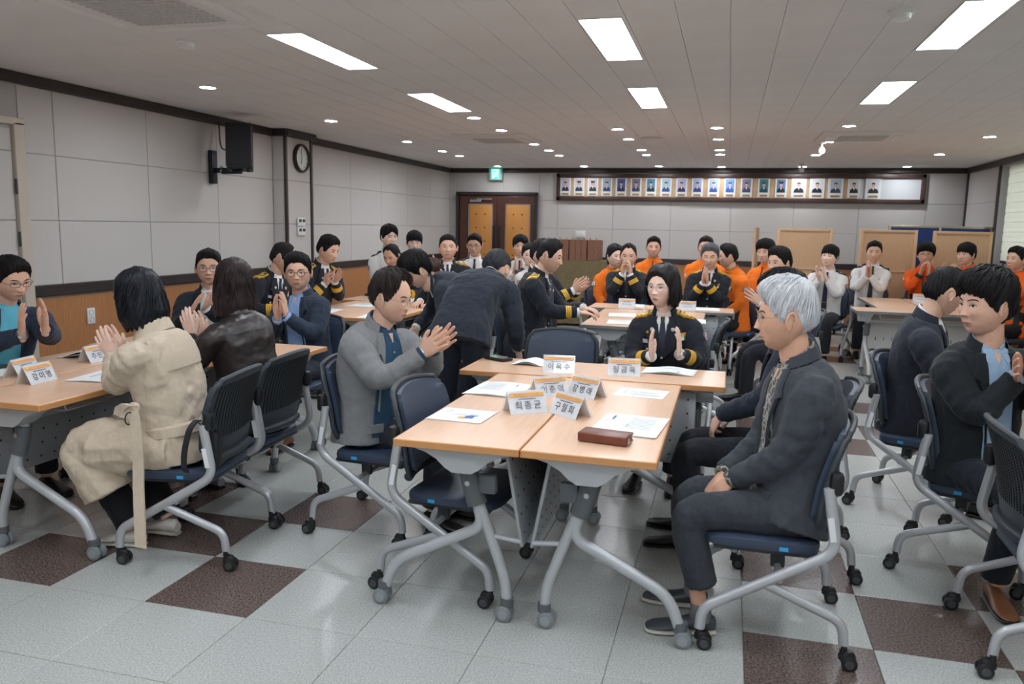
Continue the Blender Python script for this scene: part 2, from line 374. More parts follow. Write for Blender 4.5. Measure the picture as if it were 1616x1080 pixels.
# ceiling cassettes
def cassette(x, y, lx, ly, label):
    e = empty('air_conditioner', (x, y, HC), label=label, cat='air conditioner')
    b = MB(); b.loft([[(sx*lx/2*q, sy*ly/2*q, z) for sx, sy in ((-1,-1),(1,-1),(1,1),(-1,1))] for q, z in ((1, .0), (.985, -.018), (.80, -.028))], cap=True); mk('cover', b, mat('air conditioner cover', (220, 218, 216), .5), e, smooth=False)
    g = MB(); gx, gy = lx*.56, ly*.56
    for k in range(16): g.box((-gx/2+gx*(k+.5)/16, 0, -.031), (.008, gy, .008))
    for k in range(12): g.box((0, -gy/2+gy*(k+.5)/12, -.033), (gx, .006, .006))
    mk('intake_grille', tagmb(g), mat('grille grey', (206, 204, 201), .6), e, smooth=False)
    for sx, sy, w_, d_ in ((-1, 0, .06, ly*.55), (1, 0, .06, ly*.55), (0, -1, lx*.55, .06), (0, 1, lx*.55, .06)):
        mk('louvre', MB().rbox((sx*lx*.385, sy*ly*.385, -.029), (w_, d_, .008), .003), M_white, e, smooth=False)
def tagmb(g): return g
cassette(-2.55, 3.18, .86, .86, 'ceiling cassette air conditioner cut by the top left of the photo')
cassette(-2.5, 8.62, .80, .80, 'ceiling cassette air conditioner between the downlights on the left')
cassette(1.2, 8.72, .80, .80, 'ceiling cassette air conditioner on the right side of the ceiling')
def smoke(x, y, label):
    e = empty('smoke_detector', (x, y, HC), label=label, cat='smoke detector')
    mk('base', MB().loft([[(r*math.cos(2*PI*k/20), r*math.sin(2*PI*k/20), z) for k in range(20)] for r, z in ((.055, 0), (.055, -.012), (.05, -.016))]), M_white, e)
    mk('sensor_head', MB().loft([[(r*math.cos(2*PI*k/20), r*math.sin(2*PI*k/20), z) for k in range(20)] for r, z in ((.042, -.016), (.04, -.036), (.024, -.046))]), M_white, e)
smoke(-2.86, 3.86, 'round white smoke detector near the left wall'); smoke(.66, 3.92, 'round white detector at the top edge right of centre')
e = empty('ceiling_speaker', (-.86, 8.78, HC), label='flat round ceiling speaker grille', cat='speaker')
mk('grille', MB().cyl((0, 0, -.008), (0, 0, 0), .10, 24), mat('grille grey', (206, 204, 201), .6), e); mk('rim', MB().tube([(.105*math.cos(2*PI*k/24), .105*math.sin(2*PI*k/24), -.006) for k in range(25)], .006, 6), M_white, e)
for x, y, l_ in ((.90, 9.35, 'small swivelling ceiling spotlight beside the right air conditioner'), (.93, 12.2, 'small swivelling ceiling spotlight near the portrait board')):
    e = empty('spotlight', (x, y, HC), label=l_, cat='light')
    mk('mount', MB().cyl((0, 0, -.02), (0, 0, 0), .04, 16).cyl((0, 0, -.06), (0, 0, -.02), .01), M_white, e); mk('head', MB().cyl((0, .05, -.07), (0, -.05, -.095), .034, 16), M_white, e)

# ---------------------------------------------------------------- things on the walls
# loudspeaker on a wall arm
e = empty('loudspeaker', (-4.31, 6.50, 1.955), rad(30), label='black loudspeaker box tilted down on the left wall', cat='speaker')
Rt = Matrix.Rotation(rad(-9), 3, 'X')
sp = MB().rbox((0, 0, .20), (.225, .22, .395), .012, R=Rt); mk('cabinet', sp, mat('speaker black', (33, 35, 40), .55, bump=(200, .2)), e)
mk('front_grille', MB().rbox(Rt @ V((0, -.115, 0))+V((0, 0, .20)), (.208, .012, .37), .005, R=Rt), mat('speaker grille', (38, 40, 46), .7, bump=(500, .4)), e)
for x in (-.08, .08): mk('foot', MB().cyl((x, -.06, -.02), (x, -.06, .02), .018), M_black, e)
e = empty('speaker_bracket', (XL, 6.545, 1.955), label='dark wall bracket with a jointed arm under the loudspeaker', cat='bracket')
mk('wall_plate', MB().rbox((.035, 0, .03), (.045, .075, .30), .006), mat('bracket steel', (38, 44, 52), .4, .5), e)
mk('arm', MB().rbox((.12, -.0, -.0), (.16, .03, .045), .006).rbox((.26, -.04, -.015), (.24, .035, .04), .006, R=Matrix.Rotation(rad(-14), 3, 'Z')), mat('bracket steel', (38, 44, 52)), e)
mk('bolt', MB().cyl((.14, -.0, .03), (.14, -.03, .03), .012).cyl((.14, 0, -.005), (.14, -.03, -.005), .012), M_steel, e)
tag(mk('cable', MB().tube(fillet([(XL+.06, 6.62, 2.40), (XL+.08, 6.60, 2.20), (XL+.12, 6.58, 2.14), (-4.38, 6.55, 2.15)], .06), .007, 6), M_black), 'thin black cable hanging from the ceiling trim to the loudspeaker', 'cable')
# clock
e = empty('wall_clock', (cx+.012, 7.885, 2.175), label='round wall clock with a dark rim on the column', cat='clock')
n = 36
ring = lambda r, x: [(x, r*math.cos(2*PI*k/n), r*math.sin(2*PI*k/n)) for k in range(n)]
mk('rim', MB().loft([ring(.152, 0), ring(.152, .03), ring(.142, .042), ring(.128, .036), ring(.126, .016)], cap=False), mat('clock rim', (44, 34, 33), .35), e)
mk('dial', MB().loft([ring(.128, .0), ring(.128, .018)]), mat('clock dial', (214, 216, 212), .5), e)
b = MB()
for k in range(12):
    a = 2*PI*k/12; c_, s_ = math.cos(a), math.sin(a); R_ = Matrix.Rotation(-a, 3, 'X')
    b.box((.019, -.105*s_, .105*c_), (.002, .006, .018), R=Matrix.Rotation(a, 3, 'X'))
mk('hour_marks', b, M_ink, e, smooth=False)
for nm, a, l_, w_ in (('hour_hand', rad(165), .06, .008), ('minute_hand', rad(8), .09, .006)):
    R_ = Matrix.Rotation(a, 3, 'X'); mk(nm, MB().box(R_ @ V((.022, 0, l_/2)), (.002, w_, l_), R=R_), M_black, e, smooth=False)
for z, l_ in ((1.50, 'upper white wall controller with two dark displays on the column'), (1.40, 'lower white wall controller with two dark displays on the column')):
    e = empty('wall_controller', (cx+.012, 7.865, z), label=l_, cat='controller')
    mk('housing', MB().rbox((.01, 0, 0), (.02, .15, .092), .005), M_white, e)
    for y in (-.035, .04): mk('display', MB().box((.0205, y, .014), (.003, .05, .032)), M_dark, e, smooth=False)
e = empty('power_outlet', (XL+.016, 5.0, .765), label='white double power outlet on the wooden wainscot', cat='outlet')
mk('plate', MB().rbox((.005, 0, 0), (.012, .075, .12), .004), M_white, e)
for z in (-.027, .027):
    mk('socket', MB().tube([(.012, .02*math.cos(2*PI*k/16), z+.02*math.sin(2*PI*k/16)) for k in range(17)], .003, 6), mat('grille grey', (186, 184, 180)), e)
e = empty('light_switch', (-2.37, YB-.014, 1.385), label='white switch plate on the back wall above the paper bags', cat='switch')
mk('plate', MB().rbox((0, 0, 0), (.17, .016, .115), .004), M_white, e)
for x in (-.04, .04): mk('rocker', MB().rbox((x, -.009, 0), (.06, .008, .085), .003), M_white, e)
# exit sign
e = empty('exit_sign', (-3.815, YB-.075, 2.35), label='green emergency exit sign hanging above the double door', cat='sign')
mk('housing', MB().rbox((0, .01, 0), (.235, .05, .20), .006), mat('sign housing', (176, 180, 180), .5), e)
mk('lit_face', MB().box((0, -.017, 0), (.155, .006, .165)), mat('exit green', (40, 190, 160), .5, emit=((50, 205, 170), 1.6)), e, smooth=False)
b = MB(); W = lambda pts: b.poly([(x, -.0215, z) for x, z in pts], (0, .002, 0))
W([(-.045, -.07), (-.045, .07), (.045, .07), (.045, -.07), (.037, -.07), (.037, .062), (-.037, .062), (-.037, -.07)])
b.ell((.012, -.0215, .042), (.010, .002, .010), 10)
W([(-.008, .03), (.014, .03), (.008, -.012), (-.010, -.008)]); W([(.010, .028), (.030, .010), (.026, .005), (.006, .018)]); W([(-.006, .028), (-.026, .012), (-.022, .006), (-.002, .018)])
W([(-.008, -.008), (-.016, -.034), (-.030, -.056), (-.022, -.060), (-.006, -.036), (.002, -.010)]); W([(.000, -.010), (.016, -.030), (.030, -.032), (.030, -.040), (.012, -.040), (-.004, -.016)])
mk('running_figure', b, mat('exit white', (235, 250, 245), .5, emit=((235, 255, 245), 2.0)), e, smooth=False)
# framed board of portraits
e = empty('portrait_board', (-.025, YB-.012, 2.15), label='long brown framed board with a row of portrait photographs', cat='board')
mk('backing', MB().box((0, -.01, 0), (5.40, .02, .38)), mat('board white', (196, 199, 201), .7), e, smooth=False)
mk('backing_panel', MB().box((-.43, -.022, -.0), (4.52, .01, .345)), mat('board wood', (196, 162, 126), .5, var=(9, .1)), e, smooth=False)
for nm, c, d in (('frame_rail', (0, -.03, .18), (5.51, .06, .065)), ('frame_rail', (0, -.03, -.185), (5.51, .06, .06)), ('frame_stile', (-2.725, -.03, 0), (.06, .06, .43)), ('frame_stile', (2.725, -.03, 0), (.06, .06, .43))):
    mk(nm, MB().rbox(c, d, .008), mat('board frame', (72, 52, 48), .4, var=(8, .15)), e)
bgs = [(190, 186, 200), (205, 200, 205), (200, 196, 205), (150, 168, 192), (70, 90, 150), (120, 120, 140), (60, 130, 160), (150, 185, 205), (175, 180, 215), (160, 175, 215), (150, 175, 215), (110, 150, 220), (130, 130, 160), (70, 130, 150), (100, 130, 170), (210, 215, 220), (215, 217, 222), (170, 185, 200), (212, 212, 216), (208, 210, 214)]
suits = [(34, 42, 74), (44, 54, 86), (42, 42, 36), (44, 62, 100), (32, 40, 80), (60, 64, 96), (28, 34, 50), (40, 66, 130), (50, 40, 84), (52, 60, 124), (48, 78, 150), (56, 84, 160), (70, 66, 100), (42, 76, 90), (40, 36, 40), (30, 34, 46), (34, 34, 44), (50, 62, 78), (36, 34, 36), (38, 40, 42)]
xs = [897, 919.5, 942, 964.5, 987.5, 1011, 1034.5, 1058, 1082, 1106, 1130.5, 1155, 1179.5, 1205, 1230, 1255.5, 1281.5, 1307.5, 1333, 1359.5]
M_fp = mat('portrait skin', (214, 170, 142), .6); M_hp = mat('portrait hair', (34, 30, 32), .6); M_pl = mat('portrait plate', (168, 138, 92), .35, .6)
for k, px in enumerate(xs):
    X = -2.61+(px-897)*(4.655/462.5); big = k >= 15
    wv, hv = (.215, .30) if k in (15, 16, 17, 19) else (.175, .285)
    p = mk('portrait', MB().rbox((X, -.035, 0), (wv, .016, hv), .003), M_white, e, smooth=False)
    q = MB(); iw, ih = wv*.36, .10; z0 = .012
    q.box((X, -.0445, z0+.02), (iw*2, .003, ih*2), 0)
    F = lambda pts, mi, y: q.poly([(X+a, y, z0+c) for a, c in pts], (0, -.001, 0), mi)
    F([(-iw*.95, -.078), (-iw*.8, -.03), (-.02, -.006), (.02, -.006), (iw*.8, -.03), (iw*.95, -.078)][::-1], 1, -.0465)
    F([(-.014, -.004), (0, -.04), (.014, -.004)], 4, -.0478)
    q.ell((X, -.047, z0+.035), (.024, .003, .033), 10, 2); q.ell((X, -.0465, z0+.054), (.026, .003, .024), 10, 3)
    if k in (1, 2, 14): q.poly([(X+a, -.049, z0+c) for a, c in ((-.032, .062), (.032, .062), (.036, .085), (-.036, .085))], (0, -.002, 0), 1)
    mk('picture', q, [mat('portrait ground %d' % k, bgs[k], .5), mat('portrait suit %d' % k, suits[k], .6), M_fp, M_hp, M_white], p, smooth=False)
    mk('name_plate', MB().box((X, -.0445, -.115), (wv*.62, .004, .028)), M_pl, p, smooth=False)
# cloth covered table with bags behind the door side
e = empty('covered_table', (-2.21, 12.30, 0), rad(2), label='table draped in olive green cloth against the back wall', cat='table')
b = MB(); rings = []
for i in range(9):
    t = i/8; ring_ = []; N = 90
    for k in range(N):
        u = 4*k/N; s_ = int(u); f = u-s_
        a, c_ = [((-1+2*f), -1), (1, (-1+2*f)), ((1-2*f), 1), (-1, (1-2*f))][s_]
        wv = (.02+.024*math.sin(k*.37)*1)*(t**.6)*math.sin(k*1.25+math.sin(k*.31)*2)
        q = 1+.05*t
        ring_.append((a*.43*q+(a if abs(a) == 1 else 0)*wv, c_*.30*q+(c_ if abs(c_) == 1 else 0)*wv, 1.0-.96*t))
    rings.append(ring_)
b.loft(rings[::-1]); mk('olive_cloth', b, cloth('olive cloth', (116, 104, 76), v=.2), e)
for sx in (-1, 1):
    for sy in (-1, 1): mk('leg', MB().cyl((sx*.38, sy*.25, 0), (sx*.38, sy*.25, .9), .02), M_steel, e)
mk('tabletop', MB().rbox((0, 0, .97), (.84, .58, .03), .004), M_white, e)
M_kraft = mat('brown kraft paper', (136, 96, 76), .75, var=(20, .12, (6, 6, .6)))
b = MB(); b.poly([(-.052, -.14, 0), (.052, -.14, 0), (.052, .14, 0), (-.052, .14, 0)], (0, 0, .31))
b = MB(); b.loft([[(-.042, -.14, 0), (.042, -.14, 0), (.038, 0, 0), (.042, .14, 0), (-.042, .14, 0), (-.038, 0, 0)], [(-.042, -.14, .2), (.042, -.14, .2), (.03, 0, .2), (.042, .14, .2), (-.042, .14, .2), (-.03, 0, .2)], [(-.042, -.14, .305), (.042, -.14, .31), (.012, 0, .30), (.042, .14, .305), (-.042, .14, .31), (-.012, 0, .30)]])
kb = b.mesh('bag_body', M_kraft, False)
hb = MB().tube([(-.03, -.05, .30), (-.03, -.04, .335), (-.03, .04, .335), (-.03, .05, .30)], .004, 5); hm = hb.mesh('handle', M_kraft)
for k in range(9):
    e = empty('paper_bag', (-2.66+k*.093, 12.24+.004*k, 1.003), rad(random.uniform(-4, 4)), label='%s brown paper bag from the left on the olive covered table' % ['first', 'second', 'third', 'fourth', 'fifth', 'sixth', 'seventh', 'eighth', 'ninth'][k], cat='bag', group='brown paper bags on the covered table')
    e.location.x -= .02
    link('bag_body', kb, e); link('handle', hm, e)
# wooden partition boards and blue board
M_birch = mat('birch board', (206, 170, 134), .55, var=(11, .07, (14, 14, .5)))
def partition(x0, y0, x1, y1, label, h=1.55):
    c = V(((x0+x1)/2, (y0+y1)/2, 0)); L = math.hypot(x1-x0, y1-y0); e = empty('partition_board', c, math.atan2(y1-y0, x1-x0), label=label, cat='partition')
    mk('panel', MB().box((0, 0, h/2+.02), (L-.05, .014, h-.06)), M_birch, e, smooth=False)
    for x in (-L/2+.02, L/2-.02): mk('frame_stile', MB().rbox((x, 0, h/2), (.04, .035, h), .004), M_birch, e)
    for z in (.05, h*.655, h-.02): mk('frame_rail', MB().rbox((0, -.001, z), (L-.08, .033, .035 if z != h*.655 else .014), .004), M_birch, e)
    for x in (-L/2+.05, L/2-.05): mk('foot', MB().rbox((x, 0, .015), (.05, .32, .03), .006), M_birch, e)
partition(.60, 11.2, 1.31, 11.36, 'birch partition board farthest left, behind the white shirts', 1.54)
partition(1.60, 11.06, 2.30, 11.24, 'birch partition board behind the man in white with folded hands', 1.545)
partition(2.47, 11.18, 3.17, 11.30, 'birch partition board in front of the blue board', 1.54)
partition(.34, 11.9, .40, 12.35, 'narrow birch partition seen almost edge on', 1.55)
e = empty('blue_board', (2.66, 11.72, 0), rad(5), label='blue fabric display board with metal edging behind the birch partition', cat='board')
M_blue = mat('blue felt', (38, 62, 118), .9, bump=(300, .1))
for x in (-.31, .31): mk('felt_panel', MB().box((x, 0, .95), (.605, .03, 1.26)), M_blue, e, smooth=False)
for z in (.31, 1.59): mk('edge_rail', MB().rbox((0, 0, z), (1.26, .04, .03), .004), mat('aluminium champagne', (176, 168, 150), .4, .7), e)
for x in (-.62, 0, .62): mk('edge_post', MB().rbox((x, 0, .80), (.03, .042, 1.6), .004), mat('aluminium champagne', (176, 168, 150)), e)
for x in (-.55, .55): mk('foot', MB().rbox((x, 0, .02), (.05, .4, .04), .006), M_dark, e)
# ---------------------------------------------------------------- chairs (local: forward +Y, floor at 0)
M_tube = mat('silver painted steel', (186, 188, 192), .32, .35, spec=.5)
M_vinyl = mat('navy vinyl', (50, 62, 82), .42, bump=[(35, .06), (500, .1)], spec=.5)
M_shell = mat('charcoal shell plastic', (54, 59, 65), .5, bump=(300, .08))
M_wheel = mat('caster wheel black', (26, 27, 30), .4); M_hub = mat('caster hub', (70, 72, 74), .45)
M_label = mat('white label', (226, 228, 230), .6); M_cy = mat('cyan tag', (50, 160, 220), .6)
def back_pt(u, t, off=0, wf=1.0):
    """backrest surface: u -1..1 across, t 0 bottom..1 top"""
    z = .475+.365*t; y = -.185-.062*t**1.3+.020*math.sin(t*PI)+.02*(1-t)**3
    wv = (.222+.012*math.sin(t*PI)-.025*max(0, t-.8)/.2)*wf
    if t < .12: wv -= .03*(1-t/.12)
    return V((u*wv, y+.035*u*u+off, z+(-.02*u*u if t > .9 else 0)))
def make_chair(name='training_chair'):
    e = empty(name)
    # seat pad
    b = MB(); rings = []
    for q, z in ((.90, .372), (.99, .380), (1.0, .395), (.985, .412), (.93, .421), (.6, .4225)):
        r_ = []
        for k in range(36):
            a = 2*PI*k/36; c_, s_ = math.cos(a), math.sin(a); ex = .32
            x = .228*q*math.copysign(abs(c_)**ex, c_); y = .045+.205*q*math.copysign(abs(s_)**ex, s_)
            r_.append((x, y, z-(.012*max(0, (y-.17)/.08) if z > .38 else 0)-.010*math.cos(min(1, abs(x)/.23)*PI/2)*(1 if z > .41 else 0)))
        rings.append(r_)
    b.loft(rings); mk('seat', b, M_vinyl, e)
    mk('seat_pan', MB().rbox((0, .03, .366), (.40, .36, .02), .008), M_shell, e)
    mk('size_tag', MB().box((.2275, -.03, .392), (.004, .03, .014)).box((-.2275, -.03, .392), (.004, .03, .014)), M_cy, e, smooth=False)
    # back shell with perforated face
    b = MB(); NU, NT = 14, 16
    def shell(off0, off1, wf, mi, t0=0, t1=1):
        F = [[back_pt(-1+2*i/NU, t0+(t1-t0)*j/NT, off0, wf) for i in range(NU+1)] for j in range(NT+1)]
        K = [[back_pt(-1+2*i/NU, t0+(t1-t0)*j/NT, off1, wf) for i in range(NU+1)] for j in range(NT+1)]
        vs = [p for r_ in F for p in r_]+[p for r_ in K for p in r_]; n = (NU+1)*(NT+1); fs = []
        id_ = lambda j, i: j*(NU+1)+i
        for j in range(NT):
            for i in range(NU):
                fs.append((id_(j,i), id_(j+1,i), id_(j+1,i+1), id_(j,i+1))[::-1]); fs.append((n+id_(j,i), n+id_(j,i+1), n+id_(j+1,i+1), n+id_(j+1,i))[::-1])
        for j in range(NT): fs += [(id_(j,0), n+id_(j,0), n+id_(j+1,0), id_(j+1,0))[::-1], (id_(j,NU), id_(j+1,NU), n+id_(j+1,NU), n+id_(j,NU))[::-1]]
        for i in range(NU): fs += [(id_(0,i), id_(0,i+1), n+id_(0,i+1), n+id_(0,i))[::-1], (id_(NT,i), n+id_(NT,i), n+id_(NT,i+1), id_(NT,i+1))[::-1]]
        b.add(vs, fs, mi)
    shell(0, -.014, 1, 0); o = mk('backrest_shell', b, M_shell, e)
    b = MB()
    loop = [back_pt(u, 0, -.007) for u in np.linspace(-1, 1, 9)]+[back_pt(1, t, -.007) for t in np.linspace(.08, .95, 12)]+[back_pt(u, 1, -.007) for u in np.linspace(1, -1, 9)]+[back_pt(-1, t, -.007) for t in np.linspace(.95, .08, 12)]
    b.tube(loop+[loop[0]], .012, 8); mk('backrest_rim', b, M_shell, e)
    b = MB()
    for j in range(26):
        for i in range(19): b.box(back_pt(-.86+1.72*i/18, .22+.68*j/25, -.0145), (.011, .004, .0075))
    tag(mk('perforations', b, M_black, e, smooth=False), kind='stuff')
    b = MB(); shell(.022, .001, .93, 0, .06, .975); mk('back_cushion', b, M_vinyl, e)
    b = MB(); loop = [back_pt(u, -.0, -.02)+V((0, 0, -.012)) for u in np.linspace(-.9, .9, 9)]; b.tube(loop, .02, 10); mk('lumbar_bar', b, M_shell, e)
    for s_ in (-1, 1):
        x = s_*.262
        mk('pivot_knob', MB().rbox((x-s_*.012, -.183, .655), (.05, .045, .085), .018), M_black, e)
        fr = mk('side_frame', MB().tube(fillet([(x, -.160, .64), (x, -.198, .415), (x, .235, .155), (x, .243, .075)], .06, 6), .0155, 12, oval=1.25, up=(0, 1, 0)), M_tube, e)
        mk('rear_leg', MB().tube(fillet([(x-s_*.004, .03, .272), (x-s_*.004, -.235, .165), (x-s_*.004, -.245, .075)], .05, 6), .0145, 12, oval=1.2, up=(0, 1, 0)), M_tube, e)
        if s_ > 0: mk('frame_label', MB().box((x+.0175, -.176, .50), (.003, .02, .085), R=Matrix.Rotation(rad(-10), 3, 'X')), M_label, e, smooth=False)
        else: mk('frame_label', MB().box((x-.0175, -.176, .50), (.003, .02, .085), R=Matrix.Rotation(rad(-10), 3, 'X')), M_label, e, smooth=False)
        for y in (.243, -.245):
            c = mk('caster', MB().cyl((x, y, .055), (x, y, .085), .013).loft([[(x+.017*math.cos(a)*q, y-.012+.028*math.sin(a)*q, z) for a in np.linspace(0, 2*PI, 15)[:-1]] for q, z in ((1, .034), (1.05, .052), (.7, .066))]), M_black, e)
            wv = MB()
            for sx in (-1, 1): wv.tube([(x+sx*.004, y-.02, .027), (x+sx*.008, y-.02, .027), (x+sx*.021, y-.02, .027), (x+sx*.024, y-.02, .027)], [.024, .0268, .0268, .022], 16)
            for sx in (-1, 1): wv.cyl((x+sx*.02, y-.02, .027), (x+sx*.0262, y-.02, .027), .0155, 14, 1)
            mk('wheel', wv, [M_wheel, M_hub], c)
    mk('cross_tube', MB().cyl((-.255, -.02, .29), (.255, -.02, .29), .013), M_tube, e)
    for x in (-.12, .12): mk('seat_bracket', MB().rbox((x, -.02, .325), (.03, .05, .08), .006), M_dark, e)
    return e
chair0 = make_chair(); chair_used = [False]
def chair(x, y, D, label):
    if not chair_used[0]: o = chair0; chair_used[0] = True
    else: o = copy_tree(chair0)
    o.location = (x, y, 0); o.rotation_euler = (0, 0, rad(D-90)); tag(o, label, 'chair', 'navy training chairs on casters'); return o

# ---------------------------------------------------------------- tables (local: long along Y, user side -X)
M_top = mat('beech laminate', (222, 182, 152), .3, var=(7, .045, (9, .7, 1)), spec=.5)
M_edge = mat('beech edge band', (205, 146, 92), .4); M_gedge = mat('grey edge band', (122, 126, 130), .4)
M_leg = mat('grey powder coat', (186, 189, 193), .35, .2); M_clamp = mat('grey clamp plastic', (92, 96, 100), .45); M_perf = mat('grey perforated steel', (164, 168, 172), .4, .2)
M_cast = mat('grey caster tyre', (128, 134, 138), .5); M_casth = mat('grey caster hub', (150, 156, 160), .5)
def make_table(L=1.40, W=.472, edge=None, panel_drop=.37, name='folding_table', flat=False):
    e = empty(name); h = L/2; edge = edge or M_edge
    tp = mk('tabletop', MB().rbox((0, 0, .706), (W-.004, L-.004, .0278), .0015, seg=1), M_top, e, smooth=False)
    b = MB()
    for x in (-W/2, W/2): b.rbox((x, 0, .7058), (.006, L, .0265), .002, seg=1)
    for y in (-h, h): b.rbox((0, y, .7058), (W, .006, .0265), .002, seg=1)
    mk('edge_band', b, edge, e, smooth=False)
    mp = MB()
    if flat: A_, B_ = V((.17, 0, .66)), V((.17, 0, .66-panel_drop))
    else: A_, B_ = V((.155, 0, .672)), V((.222, 0, .672-panel_drop))
    d = (B_-A_); nrm = V((-d.z, 0, d.x)).normalized()
    ang = math.atan2(d.x, -d.z); R_ = Matrix.Rotation(-ang, 3, 'Y'); R_ = Matrix.Rotation(math.atan2(-d.x, -d.z)*1, 3, 'Y')
    pl = L*.80
    p_ = mk('modesty_panel', MB().rbox((A_+B_)/2, (.014, pl, d.length), .004, R=R_), M_perf if not flat else mat('pale grey slotted steel', (198, 200, 200), .45), e)
    hb_ = MB(); nx = int(pl/.075)
    for i in range(nx):
        for j in range(5 if not flat else 2):
            if flat: c = A_+d*(.2+.5*j); c = V((c.x, -pl/2+(i+.5)*pl/nx, c.z)); hb_.box(c, (.018, .006, .035))
            else:
                c = A_+d*(.12+.19*j); c = V((c.x, -pl/2+(i+.5)*pl/nx, c.z)); hb_.cyl(c-nrm*.0085, c+nrm*.0085, .0055, 8)
    tag(mk('perforations', hb_, M_black, p_, smooth=False), kind='stuff')
    for sy in (-1, 1):
        y = sy*(h-.145)
        pr = [(-.195, .692), (.195, .692), (.192, .676), (.15, .664), (.105, .640), (.075, .612), (.045, .594), (-.03, .594), (-.06, .612), (-.09, .640), (-.135, .664), (-.188, .678)]
        mk('top_bracket', MB().poly([(x, y+sy*.035-.055, z) for x, z in pr][::-1], (0, .11, 0)), M_leg, e, smooth=False)
        mk('post', MB().tube([(0, y, .62), (.005, y, .57), (.035, y, .47)], .0255, 14), M_leg, e)
        c = mk('post_clamp', MB().tube([(.004, y, .582), (.022, y, .52), (.045, y, .452)], [.031, .033, .034], 16, oval=1.15, up=(1, 0, 0)).rbox((.085, y, .535), (.07, .035, .075), .01), M_clamp, e)
        mk('bolt', MB().cyl((.015, y-.04, .54), (.015, y+.04, .54), .010), M_steel, c)
        mk('front_leg', MB().tube(fillet([(.040, y, .47), (.068, y, .365), (-.29, y, .185), (-.338, y, .06)], .075, 8), .0215, 14), M_leg, e)
        mk('rear_leg', MB().tube(fillet([(.048, y+.001, .46), (.085, y+.001, .37), (.160, y, .16), (.168, y, .06)], .06, 6), .0205, 14), M_leg, e)
        mk('link_bar', MB().tube([(.09, y, .335), (B_.x-.004, y, B_.z+.02)], .010, 8), M_leg, e)
        for x in (-.338, .168):
            cs = mk('caster', MB().cyl((x, y, .06), (x, y, .092), .026).rbox((x, y, .058), (.026, .03, .03), .006), M_clamp, e)
            wv = MB()
            for q in (-1, 1): wv.tube([(x-.01, y+q*.006, .032), (x-.01, y+q*.010, .032), (x-.01, y+q*.026, .032), (x-.01, y+q*.030, .032)], [.027, .032, .032, .026], 18)
            for q in (-1, 1): wv.cyl((x-.01, y+q*.026, .032), (x-.01, y+q*.0315, .032), .019, 14, 1)
            mk('wheel', wv, [M_cast, M_casth], cs)
    mk('cross_bar', MB().tube([(.06, -h+.16, .60), (.06, h-.16, .60)], .014, 10, oval=1.6), M_leg, e)
    rk = MB()
    for x in (-.13, -.09, -.05, -.01, .03): rk.tube(fillet([(x, -h+.24, .69), (x, -h+.24, .635), (x, h-.24, .635), (x, h-.24, .69)], .03), .004, 6)
    rk.tube([(-.13, -h+.24, .636), (.03, -h+.24, .636)], .005, 6); rk.tube([(-.13, h-.24, .636), (.03, h-.24, .636)], .005, 6)
    mk('wire_rack', rk, M_leg, e)
    return e
t_beech = make_table(); t_grey = make_table(edge=M_gedge); t_short = make_table(L=1.40, edge=M_gedge, flat=True); t_wide = make_table(L=1.40, edge=M_gedge, flat=True)
used_t = set()
def table(proto, x, y, rz, label):
    if proto.name not in used_t: used_t.add(proto.name); o = proto
    else: o = copy_tree(proto)
    o.location = (x, y, 0); o.rotation_euler = (0, 0, rad(rz)); return tag(o, label, 'table', 'folding tables on casters')
table(t_beech, -.914, 3.352, 0, 'beech front table left of the seam, with the cover booklet at its near end')
table(t_beech, -.432, 3.352, 180, 'beech folding table of the front group, right of the seam, with a brown wallet')
table(t_beech, -.68, 4.318, -90, 'beech cross table between the empty chair and the woman officer')
table(t_beech, -3.468, 3.352, 0, 'beech folding table in the left group on the side of the man in turquoise')
table(t_beech, -2.984, 3.352, 180, 'beech folding table in the left group in front of the trench coat')
table(t_beech, -3.13, 4.318, -90, 'beech cross table of the left group in front of the two men in glasses')
table(t_beech, -3.40, 6.74, 0, 'beech folding table farther back along the left wall beside the clapping officer')
table(t_beech, -2.915, 6.74, 180, 'beech folding table farther back on the left, behind the man in the grey blazer')
table(t_beech, -3.13, 7.72, -90, 'beech cross table at the back left in front of the officer looking at the camera')
table(t_grey, -.90, 7.08, 0, 'grey edged folding table where the officer reaches over his papers')
table(t_grey, -.415, 7.08, 180, 'grey edged folding table behind the woman officer')
table(t_grey, -.62, 8.08, -90, 'grey edged cross table in front of two clapping officers')
table(t_wide, 1.98, 8.90, 90, 'grey edged table with a slotted front panel at the right')
table(t_short, 1.79, 9.85, 0, 'grey edged table on the right in front of the man with folded hands')
table(t_short, 2.275, 9.85, 180, 'grey edged table on the right holding one white name card')
table(t_wide, -2.62, 8.72, 0, 'grey edged table at the back by the door, mostly hidden')

